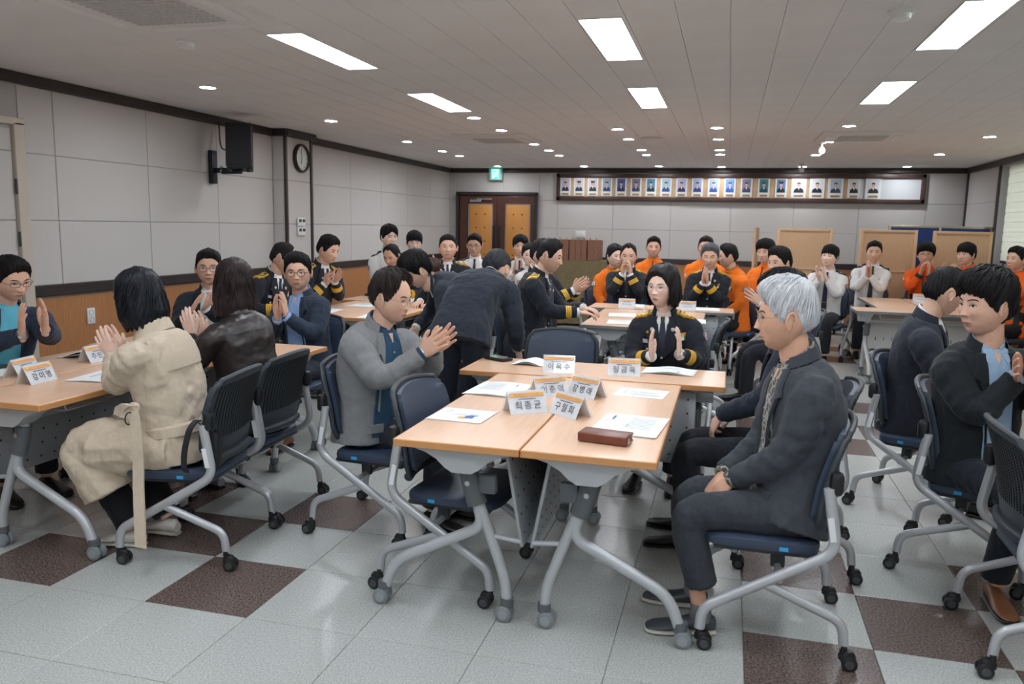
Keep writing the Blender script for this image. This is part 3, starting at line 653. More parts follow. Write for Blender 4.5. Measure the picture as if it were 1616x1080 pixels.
# ---------------------------------------------------------------- things on the tables
TEXTS = []
def text_obj(s, size, parent, M, m, name='name_text', sp=1.0):
    c = bpy.data.curves.new(name, 'FONT'); c.body = s; c.size = size; c.align_x = 'CENTER'; c.align_y = 'CENTER'; c.extrude = .0002; c.space_character = sp; c.resolution_u = 3
    c.materials.append(m); o = bpy.data.objects.new(name, c); COL.objects.link(o); o.parent = parent; o.matrix_local = M; TEXTS.append(o); return o
M_band = mat('orange band', (238, 180, 92), .5); M_bandt = mat('band print', (206, 150, 120), .6); M_bands = mat('salmon stripe', (232, 168, 140), .5)
M_acr = mat('clear acrylic', (240, 244, 250), .08, alpha=.28)
def nameplate(x, y, D, txt, label, s=1.0, two=True):
    """tent card facing direction D"""
    e = empty('name_card', (x, y, .7205), rad(D+90), label=label, cat='name card')
    W_, Hh, dp = .165*s, .088*s, .044*s; tl = math.atan2(dp, Hh); sl = math.hypot(Hh, dp)
    b = MB()
    for q in (-1, 1): b.poly([(-W_/2, q*dp, 0), (W_/2, q*dp, 0), (W_/2, 0, Hh), (-W_/2, 0, Hh)] if q < 0 else [(W_/2, q*dp, 0), (-W_/2, q*dp, 0), (-W_/2, 0, Hh), (W_/2, 0, Hh)], (0, -q*.0015, 0))
    mk('card', b, M_paper, e, smooth=False)
    mk('clear_holder', MB().poly([(-W_/2-.004, -dp-.003, 0), (W_/2+.004, -dp-.003, 0), (W_/2+.004, -.001, Hh+.003), (-W_/2-.004, -.001, Hh+.003)], (0, -.001, 0)).poly([(W_/2+.004, dp+.003, 0), (-W_/2-.004, dp+.003, 0), (-W_/2-.004, .001, Hh+.003), (W_/2+.004, .001, Hh+.003)], (0, .001, 0)), M_acr, e, smooth=False)
    for q in ((-1, 1) if two else (-1,)):
        F = Matrix.Rotation(0 if q < 0 else PI, 4, 'Z') @ Matrix.Translation((0, -dp-.0052, 0)) @ Matrix.Rotation(PI/2-tl, 4, 'X')
        mk('header_band', MB().box((0, sl*.86, 0), (W_*.97, sl*.15, .0006)), M_band, e, F, smooth=False)
        bb = MB(); bb.box((0, sl*.765, 0), (W_*.97, sl*.022, .0007))
        mk('stripe', bb, M_bands, e, F, smooth=False)
        bb = MB(); rr = random.Random(int(abs(x*1000)))
        X = -W_*.34
        while X < W_*.34:
            g = rr.uniform(.004, .010); bb.box((X+g/2, sl*.865, .0005), (g, sl*.07, .0006)); X += g+rr.uniform(.002, .005)
        X = -W_*.24
        while X < W_*.24:
            g = rr.uniform(.003, .006); bb.box((X+g/2, sl*.66, .0005), (g, sl*.035, .0006), 1); X += g+.0015
        mk('small_print', bb, [M_bandt, M_ink], e, F, smooth=False)
        if not txt:
            q_ = MB()
            for k_ in range(3): q_.box((-W_*.2+k_*W_*.2, sl*.40, .0006), (W_*.13, sl*.05, .0005))
            mk('faint_lettering', q_, M_ink, e, F, smooth=False)
        else: text_obj(txt, sl*.40, e, F @ Matrix.Translation((0, sl*.36, .0005)), M_ink, sp=1.35)
    return e
nameplate(-.80, 3.235, -52, '최종균', 'name card nearest the camera on the left front table')
nameplate(-.775, 3.60, -50, '이춘의', 'name card behind the nearest one on the left front table')
nameplate(-.605, 3.235, -128, '구월회', 'turned name card nearest the camera on the right front table')
nameplate(-.605, 3.64, -122, '장병래', 'turned name card farther back on the right front table')
nameplate(-.855, 4.21, -81, '이옥수', 'name card on the cross table in front of the empty chair')
nameplate(-.507, 4.245, -83, '정금옥', 'name card on the cross table in front of the woman officer')
nameplate(-3.16, 3.045, 4, '강미영', 'front name card of the pair on the left table', .98)
nameplate(-3.35, 3.15, 10, '정', 'rear name card of the overlapping pair on the left table', .98)
nameplate(-3.345, 3.62, 0, '주민용', 'name card on the left table beside the clapping woman in the trench coat', .98)
for (x, y, D, lab) in ((-.95, 7.98, -88, 'small name card in front of the officer clapping at his mouth'), (-.36, 7.98, -88, 'plain white name card in front of the officer with grey hair'), (-.63, 7.20, -75, 'name card on the middle table behind the woman officer'), (-.60, 6.90, -75, 'nearer name card on the middle table, half hidden by the woman officer')):
    nameplate(x, y, D, '', lab, .95)
nameplate(2.17, 10.10, -100, '', 'name card on the right tables in front of the man in orange with glasses', 1.05)
def sheet(x, y, rz, w_, l_, label, bend=.0, prints=(), z=.7205, m=None, n=1, cat='paper'):
    e = empty('paper_sheet', (x, y, z), rad(rz), label=label, cat=cat)
    b = MB(); N = 10
    for k in range(n):
        F = []
        for i in range(N+1):
            u = i/N; h_ = .0006+k*.0012+bend*math.sin(u*PI)**2*(1 if k == n-1 else .6)
            F.append([(-w_/2+w_*u+k*.004, -l_/2, h_), (-w_/2+w_*u+k*.004, l_/2, h_)])
        vs = [p for r_ in F for p in r_]; vs2 = [(p[0], p[1], p[2]-.0005) for p in vs]; M_ = len(vs)
        fs = []
        for i in range(N): a = 2*i; fs += [(a, a+2, a+3, a+1), (M_+a, M_+a+1, M_+a+3, M_+a+2), (a, M_+a, M_+a+2, a+2), (a+1, a+3, M_+a+3, M_+a+1)]
        fs += [(0, 1, M_+1, M_), (2*N, M_+2*N, M_+2*N+1, 2*N+1)]
        b.add(vs, fs+[], 0) if False else b.add(vs+vs2, fs, 0)
    mk('page', b, m or M_paper, e, smooth=False)
    if prints:
        q = MB(); ms = []
        for (px, py, pw, ph, col) in prints:
            if col not in ms: ms.append(col)
            u = px+.5; h_ = .0012+(n-1)*.0012+bend*math.sin(u*PI)**2+.0004
            q.box((px*w_, py*l_, h_), (pw*w_, ph*l_, .0004), ms.index(col))
        mk('printing', q, [mat('print %s' % (c,), c, .7) for c in ms], e, smooth=False)
    return e
GR, BL, OR, LB = (196, 200, 206), (92, 112, 160), (226, 178, 120), (150, 176, 210)
lines = [(-.05, .34-.055*k, .6-.1*(k % 3), .012, GR) for k in range(12)]
sheet(-1.03, 3.07, -3, .232, .215, 'cover booklet with a small blue and orange picture on the left front table', 0, [(-.28, .28, .06, .05, OR), (.2, -.12, .16, .2, BL), (.08, -.20, .12, .14, OR), (.24, .02, .16, .10, LB), (.0, .05, .2, .015, GR), (-.02, -.02, .26, .015, GR), (-.3, .14, .1, .015, GR)], n=3, cat='booklet')
sheet(-1.035, 3.63, -3, .25, .31, 'open white booklet with blue headings behind the cover booklet', .006, [(.28, .30, .03, .16, BL), (.34, -.30, .04, .2, BL)]+[(-.1, .36-.06*k, .4, .01, GR) for k in range(10)], n=4, cat='booklet')
sheet(-.365, 3.79, -6, .235, .20, 'printed sheet near the far end of the right front table', 0, [(-.33, .1, .03, .5, GR), (.1, -.22, .6, .03, (150, 152, 156)), (.05, .1, .55, .02, GR), (.05, 0, .5, .02, GR)])
sheet(-.35, 3.13, -5, .25, .33, 'open white booklet under the brown wallet', 0, [(-.3, .28, .04, .2, BL), (.0, -.05, .03, .16, LB), (-.36, .12, .1, .02, GR)]+[(.2, .3-.07*k, .4, .01, GR) for k in range(8)], n=5, cat='booklet')
sheet(-1.06, 4.41, -4, .20, .17, 'curved white leaflet on the cross table left of the name card', .022, n=2, cat='leaflet')
sheet(-.285, 4.42, -4, .27, .19, 'white booklet on the cross table in front of the woman officer', .012, [(.2, -.3, .1, .08, BL), (.0, .1, .5, .03, GR)], n=4, cat='booklet')
sheet(-2.95, 3.30, 8, .27, .37, 'open white booklet on the left table in front of the trench coat', .004, [(.02, .12, .03, .5, LB), (-.22, -.02, .03, .44, LB)]+[(.3, .3-.07*k, .25, .01, GR) for k in range(8)], n=3, cat='booklet')
sheet(-3.50, 3.84, 12, .30, .42, 'stack of white papers curling up on the left table by the phone', .035, n=4, cat='papers')
sheet(-3.55, 3.08, 6, .26, .32, 'white paper at the left edge of the photo in front of the man in turquoise', .002, [(.0, .1, .5, .02, LB)], n=2)
for k, (x, y, rz, l_) in enumerate(((-.83, 6.66, 4, 'white sheet nearest the camera on the officers table'), (-.90, 7.22, 6, 'white sheet under the hands of the reaching officer'), (-.92, 8.16, 2, 'white sheet in front of the officer clapping at his mouth'), (-.18, 8.10, 2, 'white sheet at the right end of the officers cross table'), (-.28, 7.0, 2, 'white sheet on the middle table right of the woman officer'), (-3.35, 7.02, 5, 'white sheet on the back left table before the clapping officer'), (-3.45, 6.45, 5, 'white sheet on the back left table at its near edge'), (-3.15, 7.74, 2, 'white sheet on the back left cross table'), (-2.86, 6.20, 8, 'white sheet at the near edge of the table behind the grey blazer'))):
    sheet(x, y, rz, .24, .30, l_, .002, lines[:6], n=2)
# wallet
e = empty('wallet', (-.40, 2.865, .7205), rad(-9), label='brown leather long wallet lying on the white booklet', cat='wallet')
M_wal = mat('brown wallet leather', (112, 60, 44), .35, bump=(120, .12), var=(30, .12))
mk('lower_cover', MB().rbox((0, 0, .006), (.185, .092, .007), .003), M_wal, e); mk('upper_cover', MB().rbox((0, 0, .031), (.187, .094, .009), .004), M_wal, e); mk('spine', MB().rbox((0, -.045, .018), (.186, .008, .032), .004), M_wal, e)
mk('inner_leaves', MB().rbox((0, .002, .018), (.178, .08, .018), .002), mat('wallet lining', (86, 48, 38), .5), e); mk('zip_pull', MB().rbox((.092, -.02, .016), (.008, .02, .02), .003), M_steel, e)
def phone(x, y, rz, label, d=(.075, .15, .009), m=M_black, nm='phone', cat='phone'):
    e = empty(nm, (x, y, .7205), rad(rz), label=label, cat=cat)
    mk('body', MB().rbox((0, 0, d[2]/2+.001), d, .004), m, e); mk('screen', MB().box((0, 0, d[2]+.0012), (d[0]*.9, d[1]*.92, .0006)), mat('dark glass', (16, 18, 22), .08), e, smooth=False); return e
phone(-1.27, 4.46, 62, 'black folding phone case on the left end of the cross table', (.085, .155, .018))
phone(-3.62, 4.02, 30, 'black phone beside the stack of papers on the left table')
phone(-3.30, 3.98, 55, 'black phone near the hands of the woman in the trench coat', (.07, .14, .009))
phone(-3.62, 3.24, 20, 'dark phone by the left edge of the photo in front of the man in turquoise', (.08, .16, .012))
phone(-2.90, 6.36, 40, 'brown phone case on the table behind the grey blazer', (.075, .14, .012), mat('brown case', (80, 44, 38), .4))
# ---------------------------------------------------------------- people: shared head, hair, hands
M_iris = mat('dark iris', (34, 24, 20), .15); M_eyew = mat('eye white', (214, 208, 204), .25); M_lash = mat('lash dark', (34, 28, 27), .6)
SK = {}
def skin(c): return mat('skin %d %d %d' % c, c, .52, sss=.12, bump=(180, .06), var=(28, .05), spec=.4)
def hairm(c, r=.58): return mat('hair %d %d %d' % c, c, r, bump=[(120, .35, (1, 1, .12)), (30, .25, (1, 1, .25))], var=(70, .35 if c[0] < 90 else .12, (1, 1, .1)), spec=.22)
NA, NP = 60, 44
def head_grid(fem=False, nose=1.0, jaw=1.0):
    az = np.linspace(-PI, PI, NA, endpoint=False); az = az-.62*np.sin(az)*1.0     # az 0 = front, denser in front
    ph = np.linspace(.03, PI-.03, NP)
    A, P = np.meshgrid(az, ph); 
    x = np.sin(A)*np.sin(P); y = np.cos(A)*np.sin(P); z = np.cos(P)
    sg = lambda v, e: np.sign(v)*np.abs(v)**e
    X, Y, Z = .0820*sg(x, .90), .096*y, .120*z
    lo = np.clip(-Z/.12, 0, 1)
    X = X*(1-(.30 if fem else .20)*jaw*lo**1.7); 
    back = (Y < 0); Y = np.where(back, Y*(1-.62*sstep(.02, .09, -Z)), Y)
    top = np.clip(Z/.12, 0, 1); Y = Y-.004*top
    fr = np.clip(Y, 0, 1); Y = np.where(Y > .062, .062+(Y-.062)*.72, Y)
    F = np.cos(A); front = np.clip(F, 0, 1)**2
    Y = Y+front*(.010*lo**1.2)                              # jaw forward
    g = lambda cx_, cz, sx, sz: np.exp(-((np.abs(X)-cx_)/sx)**2-((Z-cz)/sz)**2)
    g0 = lambda cz, sx, sz: np.exp(-(X/sx)**2-((Z-cz)/sz)**2)
    d = -.0075*g(.031, .006, .017, .012)+.0035*g(.030, .030, .020, .009)+.004*g(.047, -.018, .020, .018)-.003*g(.040, -.055, .018, .02)
    ridge = np.where((Z < .022) & (Z > -.036), (.022-Z)/.058, 0); ridge = np.clip(ridge, 0, 1)
    wn = .0075+.006*ridge
    d += nose*.0225*ridge**1.15*np.exp(-(X/wn)**2)*sstep(-.049, -.034, Z)
    d += nose*.0085*g(.0135, -.031, .0062, .0075)-.0022*g(.026, -.045, .006, .016)
    d += .0055*g0(-.058, .022, .006)+.006*g0(-.069, .019, .006)-.003*g0(-.0635, .024, .0022)-.003*g0(-.082, .02, .006)+.006*g0(-.102, .020, .013)
    Y = Y+np.where(F > 0, d, 0)
    return np.stack([X, Y, Z], -1)
def grid_faces(nr, nc, base=0):
    fs = [(base+i*nc+j, base+i*nc+(j+1) % nc, base+(i+1)*nc+(j+1) % nc, base+(i+1)*nc+j)[::-1] for i in range(nr-1) for j in range(nc)]
    return fs+[tuple(base+j for j in range(nc)), tuple(base+(nr-1)*nc+j for j in range(nc))[::-1]]
HG = {False: head_grid(False), True: head_grid(True, .85)}
HEADV = {}; HEADB = {}
for fem in (False, True):
    b = MB(); b.add(HG[fem].reshape(-1, 3), grid_faces(NP, NA))
    for s_ in (-1, 1):   # ears
        R_ = Matrix.Rotation(rad(12), 3, 'X') @ Matrix.Rotation(s_*rad(-24), 3, 'Z')
        c = V((s_*.0805, -.006, -.006))
        b.ell(c, (.008, .017, .031), 12, 0, R_)
        pts = [c+R_ @ V((s_*.006, .016*math.cos(a)*(1 if math.sin(a) > -.2 else .7), .030*math.sin(a))) for a in np.linspace(-1.6, 3.6, 14)]
        b.tube(pts, [.003]+[.0045]*12+[.003], 6)
    HEADV[fem] = (b.v, b.f); HEADB[fem] = BVHTree.FromPolygons([V(p) for p in b.v[:NA*NP]], [list(f) for f in b.f[:len(grid_faces(NP, NA))]])
def on_face(fem, x, z, off):
    h = HEADB[fem].ray_cast(V((x, .3, z)), V((0, -1, 0)))
    return V((x, (h[0].y if h[0] else .05)+off, z))
def face_patch(b, fem, rows, off, mi=0, thick=.004):
    """rows: list of lists of (x,z) with equal length -> strip on the face"""
    n = len(rows[0]); top = [on_face(fem, x, z, off) for r_ in rows for x, z in r_]; bot = [p-V((0, thick, 0)) for p in top]; M_ = len(top)
    fs = []
    for i in range(len(rows)-1):
        for j in range(n-1): a = i*n+j; fs += [(a, a+1, a+n+1, a+n), (M_+a, M_+a+n, M_+a+n+1, M_+a+1)]
    rim = [j for j in range(n)]+[i*n+n-1 for i in range(1, len(rows))]+[(len(rows)-1)*n+j for j in range(n-2, -1, -1)]+[i*n for i in range(len(rows)-2, 0, -1)]
    for k in range(len(rim)): p, q = rim[k], rim[(k+1) % len(rim)]; fs.append((p, M_+p, M_+q, q))
    b.add(top+bot, fs, mi)
def make_face(fem, closed, mouth=0):
    out = {}
    ew, eb, lp, ls = MB(), MB(), MB(), MB()
    for s_ in (-1, 1):
        N = 9; U = np.linspace(-1, 1, N); xc = .0330; hw = .0148
        up = [(s_*(xc+u*hw), .0075+.0050*(1-u*u)**.8+.0012*u) for u in U]; dn = [(s_*(xc+u*hw), .0075-.0042*(1-u*u)**.8+.0012*u) for u in U]
        if not closed:
            md = [((a[0]+c[0])/2, (a[1]+c[1])/2) for a, c in zip(up, dn)]
            face_patch(ew, fem, [up, md, dn], .0006, 0)
            ic = s_*xc; ir = .0056
            rows = [[(ic+ir*q*math.cos(a), .0082+min(.0040, max(-.0046, ir*q*math.sin(a)))) for a in np.linspace(0, 2*PI, 11)] for q in (1, .02)]
            face_patch(ew, fem, rows, .0012, 1, .001)
            face_patch(ls, fem, [[(x, z+.0017) for x, z in up], [(x, z-.0006) for x, z in up]], .0017, 0)
        else:
            face_patch(ls, fem, [[(x, z+.0012) for x, z in dn], [(x, z-.0010) for x, z in dn]], .0012, 0)
        th = .0036 if not fem else .0024
        br = [(s_*(xc+u*.021), .0285+.004*(1-(u-.25)**2)-.002*(u > .6)*(u-.6)*4) for u in U]
        face_patch(eb, fem, [[(x, z+th*(1-.6*max(0, (abs(u)-.4)/.6))) for (x, z), u in zip(br, U)], [(x, z-th*.6*(1-.6*max(0, (abs(u)-.4)/.6))) for (x, z), u in zip(br, U)]], .0012, 0)
    U = np.linspace(-1, 1, 11); hw = .0235 if not fem else .021
    ml = [(u*hw, -.0635+.0012*u*u*(-1+2*mouth)) for u in U]
    uu = [(u*hw, -.0635+.0012*u*u+.0058*(1-abs(u)**1.6)*(1-.25*math.exp(-(u/.2)**2))) for u in U]; dd_ = [(u*hw, -.0635+.0012*u*u-.0072*(1-u*u)) for u in U]
    face_patch(lp, fem, [uu, ml], .0008, 0); face_patch(lp, fem, [ml, dd_], .0010, 0)
    face_patch(lp, fem, [[(x, z+.0007) for x, z in ml], [(x, z-.0007) for x, z in ml]], .0018, 1, .002)
    return ew, eb, lp, ls
M_mouthline = mat('mouth line', (96, 50, 46), .6); M_lip = {0: mat('lip pale', (178, 122, 106), .45), 1: mat('lip rose', (186, 92, 88), .4)}
FACE = {}
def face_meshes(fem, closed, rose, browc):
    k = (fem, closed, rose, browc)
    if k not in FACE:
        ew, eb, lp, ls = make_face(fem, closed)
        FACE[k] = (ew.mesh('eyes', [M_eyew, M_iris]) if not closed else None, eb.mesh('eyebrows', mat('brow %d %d %d' % browc, browc, .8)), lp.mesh('lips', [M_lip[rose], M_mouthline]), ls.mesh('eyelids', M_lash))
    return FACE[k]
# hair: (hairline z by azimuth) and thickness by region
def interp(tbl, a): xs_, ys_ = zip(*tbl); return np.interp(a, xs_, ys_)
HAIR = {}
def make_hair(style):
    fem = style in ('bob', 'bobback', 'long', 'tail')
    az = np.linspace(-PI, PI, 84, endpoint=False); ph = np.linspace(.02, PI*.80, 52); A, P = np.meshgrid(az, ph)
    x, y, z = np.sin(A)*np.sin(P), np.cos(A)*np.sin(P), np.cos(P)
    X, Y, Z = .0820*np.sign(x)*np.abs(x)**.90, .096*y, .120*z
    lo = np.clip(-Z/.12, 0, 1); X = X*(1-.20*lo**1.7); back = Y < 0; Y = np.where(back, Y*(1-.62*sstep(.02, .09, -Z)), Y); Y = Y-.004*np.clip(Z/.12, 0, 1)
    Y = np.where(Y > .062, .062+(Y-.062)*.72, Y)
    aa = np.degrees(np.abs(A)); al = np.degrees(A)
    rng = np.random.default_rng(abs(hash(style)) % 1000 if False else sum(map(ord, style)))
    H = interp([(0, .077), (24, .076), (40, .066), (52, .048), (62, .026), (70, -.004), (80, -.014), (86, -.010), (94, .030), (106, .022), (116, -.022), (140, -.064), (180, -.070)], aa)+.0025*np.sin(al*.8)+.002*np.sin(al*2.1+1)
    T = .0050+.019*sstep(.040, .105, Z)+.006*sstep(110, 160, aa)*sstep(-.04, .03, Z)+.005*np.exp(-(aa/55)**2)*sstep(.06, .095, Z); soft = .022; amp = .0022
    if style == 'side': T = T+.007*sstep(0, 40, al)*sstep(.05, .09, Z)*(1-sstep(60, 120, aa))+.003; T -= .005*np.exp(-((al+32)/7)**2)*(Z > .05)
    if style == 'neat': T = T*.95+.006*np.exp(-((aa-0)/40)**2)*sstep(.05, .09, Z); amp = .0018
    if style == 'bangs':
        H = interp([(0, .040), (30, .036), (50, .030), (62, .010), (76, -.012), (84, -.018), (92, .024), (106, .018), (116, -.024), (140, -.07), (180, -.074)], aa); T = T+.009*(.25+.75*sstep(.0, .07, Z)); soft = .010; amp = .003
        H = H+.006*np.sin(al*.35+1)
    if style == 'part': # centre parted fringe
        H = interp([(0, .070), (14, .058), (34, .036), (54, .026), (64, .006), (76, -.014), (84, -.02), (92, .024), (106, .018), (116, -.024), (140, -.07), (180, -.074)], aa); T = T+.009*(.2+.8*sstep(.0, .07, Z)); soft = .010; amp = .003
    if style == 'receding': H = H+.030*np.exp(-((aa-18)/30)**2); T = T*1.0+.010*sstep(.02, .09, Z)*(1-sstep(130, 175, aa)*.3); amp = .006; T = np.where(aa < 30, T*.65, T)
    if style == 'thin': H = H+.024*np.exp(-((aa-22)/24)**2); T = T*.75; amp = .002
    if style == 'crew': T = .0045+.015*sstep(.04, .10, Z); T = T+.006*np.exp(-(aa/45)**2)*sstep(.06, .1, Z); H = H+.012*sstep(80, 110, aa)*(1-sstep(150, 180, aa)*.4); amp = .0016
    if style == 'grey': H = H-.010*(aa < 60); T = T+.007*sstep(.02, .09, Z); amp = .002
    if style == 'thick': H = interp([(0, .058), (14, .050), (30, .046), (50, .040), (60, .020), (70, -.004), (80, -.018), (86, -.018), (94, .024), (106, .016), (116, -.028), (140, -.074), (180, -.080)], aa)+.004*np.sin(al*.33+.5); T = T+.016*(.15+.85*sstep(.0, .07, Z)); soft = .012; amp = .003
    if fem:
        H = interp([(0, .074), (24, .066), (40, .046), (54, .020), (66, -.02), (80, -.06), (180, -.09)], aa); T = T+.003+.012*sstep(18, 60, aa); soft = .014; amp = .0022; H = H+.004*(aa < 40)
        if style == 'tail': T = T-.011; H = interp([(0, .076), (30, .062), (52, .040), (66, .010), (78, -.010), (92, -.008), (120, -.03), (180, -.06)], aa)
    t = T*sstep(0, soft, Z-H)-.005*(1-sstep(-.004, soft*.5, Z-H))
    # strand relief running from the crown
    ca = np.arctan2(X, Y+.045) ; st = np.zeros_like(Z)
    for f, a_ in ((23, .5), (41, .35), (67, .25)): st += a_*np.sin(f*ca+rng.uniform(0, 6)+2.2*np.sin(3*Z/.1+rng.uniform(0, 6)))
    t = t+np.where(t > .002, st*amp, 0)
    nrm = np.stack([X/.082**2, Y/.096**2, Z/.12**2], -1); nrm /= np.linalg.norm(nrm, axis=-1, keepdims=True)
    G = np.stack([X, Y, Z], -1)+nrm*t[..., None]
    if style in ('side', 'neat', 'thin', 'crew', 'part', 'receding', 'thick', 'grey', 'bangs'): pass
    CAPN = None
    b = MB(); nr, nc = t.shape; vs = G.reshape(-1, 3); keep = (t > -.0045)
    fs = []
    for i in range(nr-1):
        for j in range(nc):
            k = (j+1) % nc
            if keep[i, j] or keep[i+1, j] or keep[i, k] or keep[i+1, k]: fs.append((i*nc+j, i*nc+k, (i+1)*nc+k, (i+1)*nc+j)[::-1])
    fs.append(tuple(range(nc)))
    b.add(vs, fs)
    if style in ('bob', 'bobback', 'long'):
        # hanging lengths: open shell around the sides and back
        zb = {'bob': -.108, 'bobback': -.128, 'long': -.175}[style]; op = {'bob': 50, 'bobback': 52, 'long': 50}[style]
        NS, NZ = 60, 18; an = np.radians(np.linspace(op, 360-op, NS)); outer, inner = [], []
        for q in range(NZ+1):
            f = q/NZ; zz = lerp(.065, zb, f); r1, r2 = [], []
            for k, a in enumerate(an):
                side = abs(math.sin(a)); wv = .0022*math.sin(k*2.3+3*f)+.0016*math.sin(k*5.1+f*2)
                w_ = .096+.018*math.sin(min(1, f*1.15)*PI*.62)-.020*max(0, f-.72)/.28*(1 if style != 'long' else .35); dpt = .106+.014*math.sin(min(1, f)*PI*.6)-.020*max(0, f-.7)/.3
                if zz > .02: sh = math.sqrt(max(.25, 1-((zz-.02)/.135)**2)); w_ *= sh; dpt *= sh
                fwd = .82 if math.cos(a) > 0 else 1
                px, py = math.sin(a)*(w_+wv), math.cos(a)*(dpt*fwd+wv)-.004
                zc = zz+(.012*math.sin(k*1.7) if q == NZ else 0)+(.02*max(0, math.cos(a)) if style == 'bob' else 0)*f
                r1.append((px, py, zc)); r2.append((px*.88, py*.88+.0, zc+.002))
            outer.append(r1); inner.append(r2)
        bb = MB(); allr = outer+inner[::-1]; bb.loft(allr+[allr[0]], cap=False, close=False)
        n_ = NS
        for e_ in (0, NS-1):
            for q in range(NZ): bb.f.append((q*n_+e_, (q+1)*n_+e_, (2*NZ+1-q-1)*n_+e_, (2*NZ+1-q)*n_+e_)); bb.m.append(0)
        b.add(bb.v, bb.f)
    # separate locks combed from the crown or parting towards the hairline
    bv = BVHTree.FromPolygons([V(p) for p in b.v], [list(q) for q in b.f]); rr = random.Random(sum(map(ord, style)))
    nl = {'crew': 260, 'thin': 220, 'neat': 320, 'side': 340, 'bob': 240, 'bobback': 220, 'long': 220, 'tail': 170}.get(style, 400)
    lift = {'crew': .0012, 'thin': .001, 'tail': .001, 'neat': .002, 'side': .0028, 'receding': .0045, 'thick': .005, 'grey': .0035}.get(style, .0028)
    hl = lambda a_: float(np.interp(a_, np.degrees(np.abs(az))[42:][::1] if False else sorted_a, sorted_h))
    oi = np.argsort(aa[0]); sorted_a = aa[0][oi]; sorted_h = (H[0] if H.ndim > 1 else H)[oi]
    for k in range(nl):
        azm = rr.uniform(-180, 180) if k % 3 else rr.uniform(-75, 75); ar = rad(azm); zt = hl(abs(azm))+rr.uniform(-.008 if abs(azm) < 62 or abs(azm) > 118 else .002, .022) if style not in ('bob', 'bobback', 'long') else rr.uniform(-.095, -.03)
        if style in ('bob', 'bobback', 'long') and abs(azm) < 48: continue
        if style in ('side', 'thin'): st_ = V((math.sin(rad(34))*.55+rr.uniform(-.1, .1), rr.uniform(-.5, .5), .8)) if azm > 30 else V((math.sin(rad(34))*.5, rr.uniform(-.4, .55), .8))
        else: st_ = V((rr.uniform(-.22, .22), -.42+rr.uniform(-.15, .25), .88))
        if style in ('neat', 'crew') and abs(azm) < 60: st_ = V((rr.uniform(-.4, .4), rr.uniform(-.1, .2), .9))
        zr = min(.98, max(-.9, zt/.12)); en = V((math.sin(ar)*math.sqrt(1-zr*zr), math.cos(ar)*math.sqrt(1-zr*zr), zr)); st_.normalize()
        sw_ = rr.uniform(-.16, .16); pts, rs = [], []; s0_ = rr.uniform(0, .45); lf = lift*rr.uniform(.3, 2.2); wl_ = rr.uniform(.0018, .0042)
        for i in range(7):
            f = s0_+(1-s0_)*i/6; d = st_.lerp(en, f); sd_ = d.cross(V((0, 0, 1))); d = (d.normalized()+sd_*sw_*math.sin(f*PI)).normalized()
            dz_ = V((0, 0, .12*d.z*(style in ('bob', 'bobback', 'long')) if d.z < 0 else 0)); h_ = bv.ray_cast(V((d.x, d.y, 0)).normalized()*.4+dz_, -V((d.x, d.y, 0)).normalized()) if dz_.z else bv.ray_cast(d*.4, -d)
            if h_[0] is None: break
            pts.append(h_[0]+d*(lf*math.sin(min(1, i/5)*PI*.8)-.0012)); rs.append(wl_*(.35+.65*math.sin(PI*min(1, .15+i/6.2))) if i < 6 else wl_*.18)
        if len(pts) == 7: b.tube(pts, rs, 4, oval=.5, up=tuple(pts[0].normalized()))
    if style == 'tail': b.tube([(0, -.10, .02), (0, -.125, 0), (0, -.125, -.06), (0, -.115, -.12)], [.012, .022, .02, .006], 10)
    return b
def hair_mesh(style, c, r=.58):
    k = (style, c)
    if k not in HAIR: HAIR[k] = make_hair(style).mesh('hair', hairm(c, r), True, 0)
    return HAIR[k]
M_lens = mat('spectacle lens', (250, 252, 255), .02, alpha=.035, spec=.6)
GL = {}
def glasses_meshes(kind):
    if kind in GL: return GL[kind]
    col, th, w_, h_, ex = {'black': ((28, 26, 28), .0014, .0235, .0165, .55), 'round': ((52, 46, 46), .0013, .0225, .020, .9), 'tort': ((112, 72, 48), .0021, .0235, .019, .75), 'wire': ((150, 140, 132), .0009, .0235, .0185, .8), 'half': ((40, 40, 44), .0013, .024, .0145, .5)}[kind]
    b, l = MB(), MB(); y0 = .0905
    for s_ in (-1, 1):
        ring_ = [];
        for k in range(25):
            a = 2*PI*k/24; c_, q = math.cos(a), math.sin(a); ring_.append(V((s_*(.0325+w_*math.copysign(abs(c_)**ex, c_)), y0-.010*((.0325+w_*c_)/.06)**2, .006+h_*math.copysign(abs(q)**ex, q))))
        b.tube(ring_, th, 6); l.add([p for p in ring_[:-1]]+[p-V((0, .0012, 0)) for p in ring_[:-1]], [tuple(range(24)), tuple(range(24, 48))[::-1]]+[(i, 24+i, 24+(i+1) % 24, (i+1) % 24) for i in range(24)])
        b.tube([ring_[0 if True else 12], V((s_*.0745, .072, .012)), V((s_*.0875, -.004, .012)), V((s_*.086, -.022, -.006))], th*1.05, 6)
    b.tube([(-.0095, y0, .009), (-.004, y0+.003, .012), (.004, y0+.003, .012), (.0095, y0, .009)], th, 6)
    GL[kind] = (b.mesh('spectacle_frame', mat('frame '+kind, col, .3, .3 if kind == 'wire' else 0)), l.mesh('lenses', M_lens)); return GL[kind]
